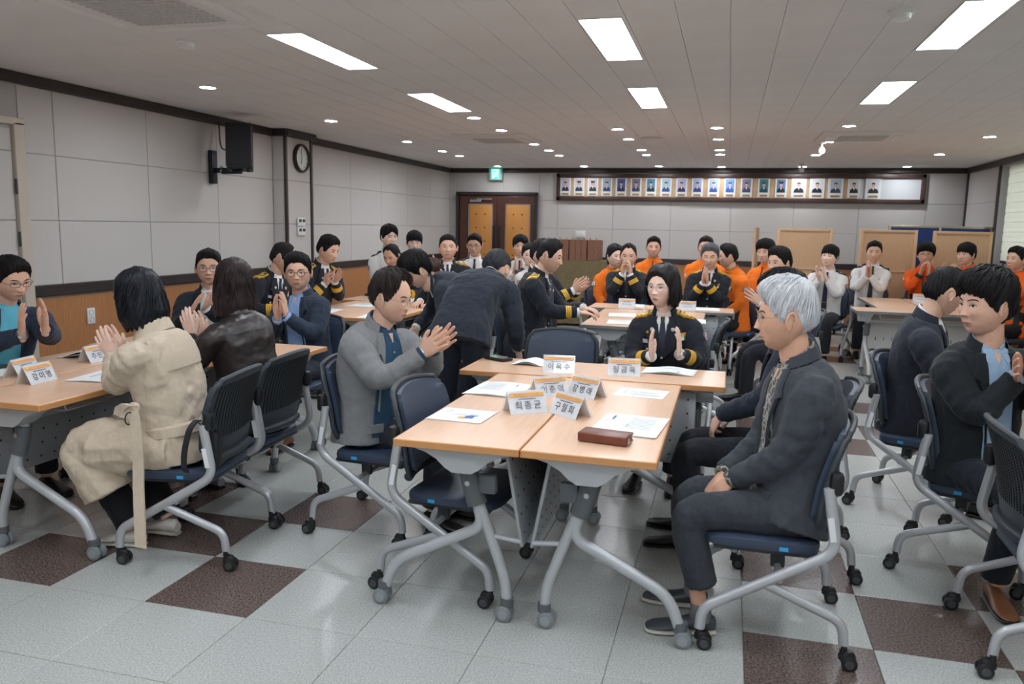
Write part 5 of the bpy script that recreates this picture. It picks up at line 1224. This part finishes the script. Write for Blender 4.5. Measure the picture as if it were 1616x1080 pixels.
    for s_ in (1, -1):
        el, wr = EL[s_], WR[s_]; fd = (wr-el).normalized(); L_ = (wr-el).length; slim = (.90 if fem else 1)
        if kind in ('suit', 'uniform') and 'tee' not in opt: mk('shirt_cuff', MB().tube([wr-fd*.03, wr-fd*.004, wr+fd*.006, wr+fd*.006], [.035*slim, .0365*slim, .036*slim, .024*slim], 16), sc, root)
        if kind == 'uniform': [mk('cuff_braid', MB().tube([wr-fd*(q_+.0135), wr-fd*(q_+.013), wr-fd*(q_+.001), wr-fd*q_], [.040*slim, (.0505+(q_-.05)*.06)*slim, (.050+(q_-.05)*.06)*slim, .038*slim], 20), M_yel, jo) for q_ in (.056, .0715, .087)]
        if kind == 'orange': mk('black_cuff', MB().tube([wr-fd*.05, wr-fd*.048, wr-fd*.006, wr-fd*.004], [.036, .0455, .043, .03], 16), M_black, jo)
        md = sh[s_]*.62+el*.38; od = (fr(.86)[0]*s_); ax = (el-sh[s_]).normalized(); od = (od-ax*od.dot(ax)+fr(.86)[1]*.25).normalized(); tn = ax.cross(od)
        if kind in ('orange', 'shirt') or (kind == 'uniform' and s_ < 0):
            b = MB(); cc = md+od*.066
            if (kind == 'orange' and s_ > 0):
                R_ = Matrix((tn, -ax, od)).transposed(); b.box(cc, (.052, .040, .008), 0, R_); b.cyl(cc+od*.003, cc+od*.0055, .010, 14, 1); b.cyl(cc+od*.004-ax*-.004, cc+od*.0058-ax*-.004, .007, 12, 2)
                mk('flag_patch', b, M_flag, jo)
            else:
                for k, (r_, mi) in enumerate(((.030, 0), (.023, 2), (.015, 1), (.008, 2))): b.cyl(cc-od*.004, cc+od*(.004+.001*k), r_, 8 if k < 2 else 12, mi)
                mk('shoulder_patch', b, M_patch, jo)
    if watch:
        s_ = watch; el, wr = EL[s_], WR[s_]; fd = (wr-el).normalized()
        wo = mk('wristwatch', MB().tube([wr-fd*.006, wr-fd*.004, wr+fd*.012, wr+fd*.014], [.028, .0315, .0305, .027], 18), M_black if 'blackwatch' in opt else M_steel, root)
        od = V(arms[s_]['n'])*-1; mk('watch_face', MB().cyl(wr+fd*.005+od*.026, wr+fd*.005+od*.036, .016, 18), M_dark, wo)
    return dict(root=root, c=c, fr=fr, surf=surf, patch=patch, EL=EL, WR=WR, N=N, Mh=Mh, jo=jo, M_j=M_j)
TEXW = {}
def bake_people():
    for o, vox, it, dis, sd in PEND:
        m_ = o.modifiers.new('r', 'REMESH'); m_.mode = 'VOXEL'; m_.voxel_size = vox; m_.use_smooth_shade = True
        m_ = o.modifiers.new('s', 'SMOOTH'); m_.factor = .5; m_.iterations = it
        k = sd % 5
        if k not in TEXW:
            t = bpy.data.textures.new('folds', 'CLOUDS'); t.noise_scale = .07+.012*k; t.noise_depth = 2; TEXW[k] = t
        m_ = o.modifiers.new('d', 'DISPLACE'); m_.texture = TEXW[k]; m_.strength = dis*2; m_.mid_level = .5; m_.texture_coords = 'LOCAL'
    ms = bake([o for o, *_ in PEND])
    for (o, *_), me in zip(PEND, ms):
        old = o.data; o.modifiers.clear(); mt = old.materials[0]; o.data = me; me.materials.clear(); me.materials.append(mt); me.polygons.foreach_set('use_smooth', [True]*len(me.polygons)); me.polygons.foreach_set('material_index', [0]*len(me.polygons)); bpy.data.meshes.remove(old); me.update()
# ---------------------------------------------------------------- the people
BLK = (27, 25, 27); NAVY = (38, 43, 55); UNI = (33, 36, 44); ORG = (240, 120, 32); SHW = (222, 221, 220)
SK1, SK2, SK3, SK4 = (224, 184, 162), (218, 175, 152), (232, 198, 180), (206, 164, 140)
def seat(x, y, D, label, f=.02, sx=0):
    r_ = rad(D); chair(x+f*math.cos(r_)+sx*math.sin(r_), y+f*math.sin(r_)-sx*math.cos(r_), D, label)
# --- left group
person('person in navy blazer over a turquoise tee, black half-rim glasses, clapping at the left edge', (-3.98, 3.52), (-3.79, 3.53, 1.155), -22, -10, -18, 2, kind='suit', col=(44, 52, 72), shirt=(98, 178, 200), op=.085, opt=('tee',), tr=(36, 38, 46), hair=('side', BLK), gl='half', sk=SK2, near=1, watch=1, wd=1.05,
       arms=((-3.46, 3.34, .985), dict(gap=.075, f=(.05, .35, .9), turn=-8, lag=.012)), hs=(.97, .97, .93))
seat(-3.98, 3.52, -22, 'navy training chair of the man in the turquoise tee')
p2 = person('person in beige trench coat with a short black bob, seated with back to the camera', (-2.36, 3.06), (-2.545, 3.03, 1.135), 186, 180, -12, 0, fem=True, kind='trench', col=(196, 180, 160), tr=(26, 26, 30), hair=('bobback', (24, 26, 32), .4), sk=SK3, near=2, shoe=(220, 214, 208), opt=('palesole',), wd=1.12,
       hs=(.93, .93, .95), arms=((-2.80, 3.12, .93), dict(gap=.04, f=(0, .5, .85))), legs={1: (V((.13, .40, .46)), V((.09, .16, .085))), -1: (V((-.11, .40, .46)), V((-.07, .235, .085))), ('t', -1): (-.05, 1, 0), 'w': 1.15})
chair(-2.31, 3.09, 189, 'navy training chair under the trench coat')
person('person in dark blazer and white shirt, round glasses, clapping beside the wainscot', (-3.66, 5.14), (-3.63, 5.05, 1.155), -68, -58, -3, 0, kind='suit', col=(34, 38, 46), shirt=(226, 228, 232), op=.085, hair=('neat', BLK), gl='round', sk=SK2, near=1, watch=-1, arms=((-3.50, 4.80, .945), dict(gap=.05, f=(-.45, .3, .75), turn=12, lag=.02)))
seat(-3.66, 5.14, -68, 'navy training chair of the man in round glasses by the wall')
person('person in dark brown leather jacket with straight brown hair, seated with back to the camera', (-2.36, 3.62), (-2.47, 3.64, 1.165), 170, 130, -4, 0, fem=True, kind='leather', col=(44, 36, 36), tr=(28, 28, 32), hair=('long', (46, 36, 36), .42), sk=SK3, near=2, wd=1.08, shoe=(150, 150, 160), hs=(.90, .90, .93), arms=((-2.68, 3.58, .97), dict(gap=.05, f=(.1, .45, .85), turn=10, lag=.015)))
chair(-2.36, 3.61, 182, 'navy training chair of the woman in the leather jacket')
person('person in black uniform seated behind the man with brown glasses, head turned away', (-3.93, 6.12), (-3.70, 6.16, 1.19), -14, 24, -14, 0, kind='uniform', col=UNI, tie=1, hair=('crew', BLK), sk=SK4, near=0, arms=desk(.77, .36))
seat(-3.93, 6.12, -10, 'navy training chair of the officer half hidden by the man in brown glasses')
person('person in navy suit and blue shirt, brown glasses, clapping behind the left cross table', (-2.84, 5.06), (-2.88, 5.0, 1.148), -98, -70, -2, 2, kind='suit', col=(44, 54, 70), shirt=(142, 172, 220), hair=('side', BLK), gl='tort', sk=SK2, near=1, watch=-1, opt=('blackwatch',), op=.08, tr=(40, 46, 60), shoe=(120, 70, 44), arms=((-2.86, 4.72, .945), dict(gap=.03, f=(.05, .3, .95), turn=20, lag=.01)))
chair(-2.86, 5.0, -90, 'navy training chair of the man in brown glasses')
person('person in black uniform clapping at the back left table, looking down', (-3.84, 6.86), (-3.60, 6.80, 1.245), -20, -8, -18, 0, kind='uniform', col=UNI, tie=1, hair=('side', BLK), sk=SK2, near=1, opt=('insig',), arms=clap((.02, .36, 1.0), .07, (.1, .7, .6), turn=0, lag=.02))
seat(-3.84, 6.86, -20, 'navy training chair of the officer clapping at the back left')
# --- grey blazer
person('person in grey tweed blazer and teal shirt, glasses, clapping in profile', (-1.70, 3.60), (-1.57, 3.60, 1.14), -14, -4, -12, 0, kind='suit', col=(134, 134, 136), shirt=(40, 74, 100), op=.12, chest=-8, opt=('tweed',), tr=(44, 46, 54), hair=('receding', (48, 40, 38)), gl='wire', sk=SK2, near=2, wd=1.08, watch=1, hs=(1.0, 1.0, .97),
       arms=((-1.27, 3.46, .965), dict(gap=.03, f=(.0, .78, .62), turn=0, lag=.014)), ctrl=(0, -.05, .02), legs={1: (V((-.10, .36, .43)), V((-.1, .33, .085))), -1: (V((-.27, .30, .44)), V((-.27, .3, .085)))})
seat(-1.66, 3.60, -4, 'navy training chair of the man in the grey tweed blazer', .04)
chair(-1.06, 3.15, -4, 'empty navy training chair pushed under the near end of the left front table')
# --- bowing men
person('person in navy suit bowing with back to the camera in the middle of the room', (-1.53, 4.55), (-1.47, 5.05, 1.215), 86, 84, -50, 0, kind='suit', col=(40, 46, 57), tr=(32, 37, 46), hair=('neat', (52, 52, 56)), sk=SK2, near=2, hz=.88, opt=('stand',), wd=1.02, ctrl=(.0, -.09, .10),
       arms={1: dict(w=V((.22, .42, .72)), f=V((.1, .25, -.95)).normalized(), n=V((-1, 0, 0)), pose='relax', el=(.25, -.5, -.2)), -1: dict(w=V((-.20, .45, .72)), f=V((0, .3, -.95)), n=V((1, 0, 0)), pose='relax', el=(-.25, -.5, -.2))},
       legs={1: (V((.10, .03, .47)), V((.11, -.02, .085))), -1: (V((-.10, .03, .47)), V((-.11, -.02, .085))), 'w': 1.05})
person('person in dark navy uniform bending forward to the left behind the bowing man', (-1.86, 5.58), (-2.16, 5.42, 1.165), 205, 215, -34, 0, kind='suit', col=(38, 44, 55), tr=(32, 36, 45), hair=('thick', BLK), sk=SK2, near=1, hz=.84, opt=('stand',), ctrl=(0, -.12, .10), wd=1.05,
       arms={1: dict(w=V((.22, .34, .72)), f=V((0, .3, -.9)), n=V((-1, 0, 0)), pose='relax', el=(.8, -.4, 0)), -1: dict(w=V((-.22, .30, .70)), f=V((0, .3, -.9)), n=V((1, 0, 0)), pose='relax', el=(-.8, -.4, 0))},
       legs={1: (V((.10, .03, .45)), V((.11, -.02, .085))), -1: (V((-.10, .03, .45)), V((-.11, -.02, .085)))})
# --- back left
person('person in white shirt with long dark fringe, farthest left of the white shirts', (-3.72, 8.5), (-3.70, 8.42, 1.345), -58, -40, -2, 0, kind='shirt', col=SHW, tie=None, hair=('part', BLK), sk=SK3, opt=('epaul',), hz=.56, arms=clap((0, .3, 1.05), .04))
seat(-3.72, 8.5, -58, 'navy training chair of the man in white with the long fringe')
person('person in black uniform with thinning hair looking down at the back left table', (-3.47, 8.14), (-3.49, 8.02, 1.15), -72, -100, -22, 0, kind='uniform', col=UNI, tie=1, hair=('thin', BLK), sk=SK4, opt=('gold',), arms=desk(.77, .33))
seat(-3.47, 8.16, -72, 'navy training chair of the officer with thinning hair')
person('person in white shirt with blunt black fringe, clapping beside the officer facing the camera', (-3.66, 9.12), (-3.65, 9.05, 1.275), -70, -66, -6, 0, kind='shirt', col=SHW, tie=1, hair=('bangs', BLK), sk=SK3, opt=('epaul',), arms=clap((-.13, .30, 1.06), .16, (.0, .3, .95)))
seat(-3.66, 9.12, -70, 'navy training chair of the man in white with the blunt fringe')
person('person in black uniform with gold shoulder boards looking straight at the camera', (-2.93, 8.32), (-2.92, 8.20, 1.255), -76, -71, 0, 0, kind='uniform', col=UNI, tie=1, hair=('crew', BLK), sk=SK2, near=1, hs=(1.1, 1.04, 1.05), wd=1.1, arms=desk(.77, .30))
seat(-2.93, 8.32, -76, 'navy training chair of the officer looking at the camera')
person('person with brown hair bending low between the bowing men and the officer', (-2.60, 7.42), (-2.70, 7.18, 1.05), -110, -105, -38, 0, kind='suit', col=(44, 46, 54), shirt=(226, 226, 228), hair=('neat', (66, 46, 42)), sk=SK2, hz=.50, arms=desk(.77, .35))
person('person in white shirt with black glasses in front of the wooden door', (-2.92, 9.12), (-2.89, 9.05, 1.265), -78, -84, -10, 0, kind='shirt', col=SHW, tie=1, hair=('neat', BLK), gl='black', sk=SK4, opt=('epaul',), arms=clap((.12, .28, 1.0), .05))
seat(-2.92, 9.12, -78, 'navy training chair of the man in white with glasses')
person('person in white shirt clapping in front of the right door leaf', (-2.46, 9.66), (-2.47, 9.57, 1.25), -82, -76, -4, 0, kind='shirt', col=SHW, tie=1, hair=('part', BLK), sk=SK2, opt=('epaul',), arms=clap((.02, .30, 1.02), .06, (-.1, .5, .85)))
seat(-2.46, 9.66, -82, 'navy training chair of the man in white by the right door leaf')
person('person in white shirt with hair tied back, turned sideways, near the paper bags', (-2.27, 9.06), (-2.21, 9.0, 1.165), -40, -74, -2, 4, fem=True, kind='shirt', col=SHW, tie=1, hair=('tail', BLK), sk=SK3, opt=('epaul',), rose=1, arms=clap((-.10, .30, .98), .04))
seat(-2.27, 9.06, -40, 'navy training chair of the woman in white')
# --- officers at the middle table
person('person in black uniform hidden behind the reaching officer, just hair and hands showing', (-1.66, 7.06), (-1.60, 6.97, 1.25), -18, -14, -4, 0, kind='uniform', col=UNI, tie=1, hair=('neat', BLK), sk=SK2, arms=clap((.0, .46, 1.0), .05, (.1, .75, .6), turn=0))
seat(-1.66, 7.06, -10, 'navy training chair of the hidden clapping officer')
person('person in black uniform in profile, reaching over papers on the middle table', (-1.60, 6.24), (-1.385, 6.32, 1.262), -2, 0, -14, 0, kind='uniform', col=UNI, tie=1, hair=('crew', BLK), sk=SK2, near=2, wd=1.15, hs=(1.05, 1.06, 1.06), opt=('insig',),
       arms={1: dict(w=V((.10, .50, .845)), f=V((-.35, .9, -.12)).normalized(), n=V((0, -.1, -1)), pose='relax', el=(.5, -.3, -.8)), -1: dict(w=V((-.10, .50, .86)), f=V((.35, .9, -.1)).normalized(), n=V((0, 0, -1)), pose='relax', el=(-.5, -.3, -.8))})
seat(-1.60, 6.24, 0, 'navy training chair of the reaching officer', .02)
person('person in orange jacket with dark hair tied back, near the olive cloth table', (-1.30, 9.14), (-1.235, 9.05, 1.18), -62, -50, -2, 0, fem=True, kind='orange', col=ORG, hair=('tail', BLK), sk=SK3, rose=1, arms=lap())
seat(-1.30, 9.14, -55, 'navy training chair of the woman in orange')
person('person in black uniform with receding hair clapping in front of his mouth', (-1.04, 8.72), (-1.03, 8.62, 1.205), -88, -86, -8, 0, kind='uniform', col=UNI, tie=1, hair=('thin', (34, 31, 32)), sk=SK2, near=1, opt=('gold',), arms=clap((.0, .27, 1.10), .05, (0, .25, .95), 'relax'))
seat(-1.04, 8.72, -88, 'navy training chair of the officer clapping at his mouth')
person('person in orange jacket facing the camera between the two clapping officers', (-.93, 10.3), (-.91, 10.2, 1.265), -86, -85, -2, 0, kind='orange', col=ORG, hair=('neat', BLK), sk=SK2, arms=lap())
seat(-.93, 10.3, -86, 'navy training chair of the man in orange between the officers')
person('person in black uniform with salt and pepper hair, eyes closed, palms together', (-.18, 8.76), (-.185, 8.63, 1.22), -92, -94, -10, 0, kind='uniform', col=UNI, tie=1, hair=('side', (98, 100, 104)), sk=SK2, near=1, opt=('gold',), closed=True, arms=clap((.03, .27, 1.03), .012, (.02, .3, .95)))
seat(-.18, 8.76, -92, 'navy training chair of the officer with grey hair')
person('person in orange jacket mostly hidden behind the officer with grey hair', (-.27, 9.95), (-.265, 9.86, 1.285), -90, -95, -2, 0, kind='orange', col=ORG, hair=('neat', (46, 34, 32)), sk=SK2, wd=1.1, arms=lap())
seat(-.27, 9.95, -90, 'navy training chair of the hidden man in orange')
person('person in orange jacket in profile facing left beside the officer with grey hair', (.10, 9.08), (-.005, 8.98, 1.215), -140, 188, -6, 0, kind='orange', col=ORG, hair=('neat', BLK), sk=SK2, wd=1.05, near=1, arms=lap(.58, .24))
seat(.10, 9.08, -140, 'navy training chair of the man in orange in profile')
person('person in orange jacket with a round badge on the sleeve, looking left', (.42, 9.62), (.40, 9.53, 1.255), -128, -118, -4, 0, kind='orange', col=ORG, hair=('thick', BLK), sk=SK1, arms=lap())
seat(.42, 9.62, -128, 'navy training chair of the man in orange with the sleeve badge')
person('person in black uniform seated sideways with legs showing, clapping, looking left', (.58, 7.22), (.425, 7.27, 1.225), 190, -138, -4, 0, kind='uniform', col=UNI, tie=1, hair=('side', BLK), sk=SK2, near=1, arms=clap((.05, .35, .93), .06, (.1, .75, .6)))
seat(.58, 7.22, 185, 'navy training chair of the officer seated sideways')
chair(-.22, 6.13, 178, 'empty navy training chair seen edge on right of the woman officer')
chair(-1.01, 4.86, -90, 'empty navy training chair behind the cross table facing the camera')
person('woman officer in black uniform with short dark bob and thin glasses, clapping at the front', (-.33, 4.98), (-.37, 4.845, 1.15), -93, -116, -1, 0, fem=True, kind='uniform', col=UNI, tie=1, hair=('bob', (30, 27, 29), .45), gl='wire', sk=SK3, rose=1, near=2, opt=('gold',), watch=-1, wd=1.04, hs=(.93, .95, .96),
       arms=((-.325, 4.62, .865), dict(gap=.13, f=(.06, .12, .99), turn=-4, lag=.012)))
seat(-.33, 4.99, -93, 'navy training chair of the woman officer')
# --- right front
person('person in dark navy jacket half hidden behind the man with white hair', (.31, 3.82), (.26, 3.92, 1.17), 178, 186, -10, 0, kind='suit', col=(36, 42, 56), shirt=(50, 54, 64), tr=(36, 38, 44), hair=('thick', BLK), sk=SK2, near=2, legs={1: (V((.11, .46, .475)), V((.11, .44, .085))), -1: (V((-.11, .46, .475)), V((-.11, .42, .085)))}, arms={1: dict(w=V((.10, .27, .64)), f=V((-.3, .7, -.6)).normalized(), n=V((0, -.6, -.7)), pose='curl', el=(.7, -.5, -.3)), -1: dict(w=V((-.07, .30, .655)), f=V((.25, .4, -.88)).normalized(), n=V((.2, -.9, -.3)), pose='relax', el=(-.7, -.5, -.3))})
seat(.37, 3.82, 178, 'navy training chair of the man hidden by the man with white hair')
p31 = person('person with white hair in charcoal blazer over a patterned shirt, hands between the knees', (.28, 3.05), (.215, 3.09, 1.185), 186, 182, -6, 0, kind='suit', col=(62, 65, 72), shirt=(96, 90, 80), op=.06, chest=10, nk=.076, tr=(56, 59, 66), hair=('grey', (204, 205, 209), .5), gl='wire', sk=(216, 168, 142), near=2, shoe=(64, 68, 74), opt=('palesole', 'socks'), wd=1.06, hs=(1.02, 1.03, 1.03), ctrl=(0, -.085, -.01), watch=-1,
       arms={1: dict(w=V((.05, .25, .575)), f=V((-.25, .6, -.75)).normalized(), n=V((0, -.6, -.7)), pose='curl', el=(.6, -.5, -.4)), -1: dict(w=V((-.035, .225, .585)), f=V((.15, .62, -.75)).normalized(), n=V((.4, -.5, -.7)), pose='curl', el=(-.6, -.6, -.3))},
       legs={1: (V((.11, .39, .475)), V((.11, .33, .085))), -1: (V((-.10, .40, .475)), V((-.10, .32, .085))), 'w': 1.02, 'hem': .105})
seat(.255, 3.07, 180, 'navy training chair of the man with white hair', .04)
person('person in dark suit turned away, white collar showing, behind the light blue shirt', (1.00, 4.82), (1.13, 4.76, 1.185), -12, 16, -20, 0, kind='suit', col=(42, 45, 55), shirt=(228, 228, 230), hair=('neat', BLK), sk=SK2, near=2, wd=1.08, arms=desk(.75, .33))
chair(1.07, 4.76, -26, 'navy training chair of the man in dark suit turned away')
person('person in dark suit and light blue shirt, tousled hair, clapping and looking left', (1.09, 3.88), (1.055, 3.76, 1.205), -62, -158, -4, 0, nk=.084, kind='suit', col=(34, 38, 42), shirt=(160, 188, 216), op=.07, tr=(34, 38, 46), hair=('thick', (30, 28, 30)), sk=(224, 178, 154), near=2, wd=1.06, chest=-10, shoe=(134, 86, 56), hs=(1.05, 1.04, 1.05),
       arms=((1.16, 3.56, .975), dict(gap=.03, f=(.35, .8, .45), turn=-30, lag=.01)), legs={1: (V((.12, .39, .47)), V((.13, .33, .085))), -1: (V((-.16, .36, .47)), V((-.20, .36, .085))), ('t', 1): (.5, 1, 0), ('t', -1): (.2, 1, 0)})
chair(1.12, 3.93, -20, 'navy training chair of the man in the light blue shirt')
chair(1.20, 3.15, -2, 'empty navy training chair cut by the right edge of the photo')
# --- back right
person('person in white shirt with soft black fringe, turned up to the left, clapping', (1.16, 10.22), (1.15, 10.12, 1.205), -108, -118, 6, -4, kind='shirt', col=SHW, tie=1, hair=('bangs', BLK), sk=SK3, opt=('epaul',), near=1, arms=clap((.03, .26, 1.02), .05, (.3, .3, .85)))
seat(1.16, 10.24, -108, 'navy training chair of the man in white with the soft fringe')
person('person in white shirt with palms pressed together, facing the camera', (1.70, 10.74), (1.71, 10.62, 1.265), -96, -99, -4, 0, kind='shirt', col=SHW, tie=1, hair=('neat', BLK), sk=SK2, opt=('epaul',), near=1, arms=clap((.03, .26, 1.07), .010, (.05, .3, .95)))
seat(1.70, 10.74, -96, 'navy training chair of the man in white with folded hands')
person('person in orange jacket with black glasses clapping at the right table', (2.36, 10.88), (2.32, 10.78, 1.245), -110, -104, -4, 0, kind='orange', col=(236, 96, 28), hair=('thick', BLK), gl='black', sk=SK2, near=1, arms=clap((-.03, .28, 1.10), .06, (-.1, .3, .9), 'relax'))
seat(2.36, 10.88, -110, 'navy training chair of the man in orange with glasses')
person('person in orange jacket behind the tousled man, face turned left, clapping', (2.86, 10.56), (2.69, 10.5, 1.26), -150, -140, 0, 0, kind='orange', col=(236, 96, 28), hair=('bangs', BLK), sk=SK1, near=1, arms=clap((.10, .32, 1.08), .12, (.2, .4, .85)))
seat(2.86, 10.56, -150, 'navy training chair of the man in orange behind the tousled man')
person('person in orange jacket at the right edge of the photo, hands clapping', (3.02, 9.72), (2.96, 9.66, 1.245), -150, -150, 0, 0, kind='orange', col=(240, 104, 30), hair=('neat', BLK), sk=SK2, arms=clap((.06, .36, 1.06), .08, (.1, .6, .75)))
seat(3.02, 9.72, -150, 'navy training chair of the man in orange at the right edge')
mp_ = MATS['shirt 96 90 80']; nt_ = mp_.node_tree; tc_ = nt_.nodes.new('ShaderNodeTexCoord'); br_ = nt_.nodes.new('ShaderNodeTexVoronoi'); br_.feature = 'DISTANCE_TO_EDGE'; br_.inputs['Scale'].default_value = 32
rp_ = nt_.nodes.new('ShaderNodeValToRGB'); rp_.color_ramp.interpolation = 'CONSTANT'; rp_.color_ramp.elements[0].color = (*lin((158, 156, 150)), 1); rp_.color_ramp.elements[1].position = .09; rp_.color_ramp.elements[1].color = (*lin((92, 86, 74)), 1); q_ = rp_.color_ramp.elements.new(.22); q_.color = (*lin((60, 64, 66)), 1); q_ = rp_.color_ramp.elements.new(.36); q_.color = (*lin((112, 100, 82)), 1)
nt_.links.new(tc_.outputs['Object'], br_.inputs['Vector']); nt_.links.new(br_.outputs['Distance'], rp_.inputs[0]); nt_.links.new(rp_.outputs[0], nt_.nodes['Principled BSDF'].inputs['Base Color'])
bake_people()
# --- small things that belong to the trench coat and chair
def ribbon(pts, w_, th, axis):
    b = MB(); A = V(axis).normalized(); rings = []
    for i, p in enumerate(pts):
        p = V(p); t = (V(pts[min(i+1, len(pts)-1)])-V(pts[max(i-1, 0)])).normalized(); n = t.cross(A).normalized()
        rings.append([p+A*w_/2+n*th, p-A*w_/2+n*th, p-A*w_/2-n*th, p+A*w_/2-n*th])
    return b.loft(rings)

tr_root = p2['root']; W0 = Matrix.Rotation(rad(186-90), 4, 'Z'); W0.translation = (-2.36, 3.06, 0)
def inv(p): return W0.inverted() @ V(p)
mb_ = cloth('cloth %d %d %d' % (196, 180, 160), (196, 180, 160))
tail = [(-2.42, 2.81, .70), (-2.385, 2.785, .60), (-2.37, 2.772, .50), (-2.358, 2.75, .38), (-2.33, 2.715, .26), (-2.31, 2.69, .135)]
mk('belt_tail', ribbon([inv(p) for p in tail], .05, .004, (0, 1, .1)), mb_, tr_root)
knot = MB(); c0 = inv((-2.42, 2.82, .70)); knot.ell(c0, (.02, .026, .026), 12); mk('belt_knot', knot, mb_, tr_root)
mk('belt_loop', ribbon([inv(p) for p in [(-2.42, 2.81, .71), (-2.44, 2.795, .715), (-2.47, 2.795, .70), (-2.485, 2.80, .665), (-2.455, 2.80, .655), (-2.425, 2.81, .69)]], .045, .004, (0, 1, .2)), mb_, tr_root)
mk('buckle', MB().tube([c0+V((.026*math.cos(a), -.0, .026*math.sin(a)))+V((0, -.0, -.04))+(inv((-2.42, 2.785, .70))-c0) for a in np.linspace(0, 2*PI, 17)], .003, 6), M_black, tr_root)
e = empty('handbag', (-2.16, 3.02, .425), rad(108), label='black handbag with chain strap behind the trench coat on the chair seat', cat='bag')
mk('bag_body', MB().rbox((0, 0, .085), (.21, .075, .17), .02), mat('black bag leather', (28, 30, 34), .4, bump=(140, .15)), e)
stp = [(-.10, 0, .16), (-.15, .03, .24), (-.17, .06, .20), (-.19, .08, .10), (-.17, .09, .02), (-.13, .09, -.005)]
mk('strap', ribbon(fillet(stp, .05), .026, .003, (.3, 1, 0)), mat('black bag leather', (28, 30, 34)), e)
ch_ = MB()
for k in range(5):
    z_ = .15+k*.022; x_ = -.105-.011*k
    ch_.tube([(x_+(.009*math.cos(a) if k % 2 else 0), .012+.002*k+(0 if k % 2 else .009*math.cos(a)), z_+.017*math.sin(a)) for a in np.linspace(0, 2*PI, 13)], .0032, 6)
mk('chain', ch_, M_steel, e)
for o in list(S.objects):
    if o.name.startswith('tmp'): bpy.data.objects.remove(o)

for o, me in zip(TEXTS, bake(TEXTS)):
    n_ = link('name_text', me, o.parent, o.matrix_local.copy()); bpy.data.objects.remove(o)
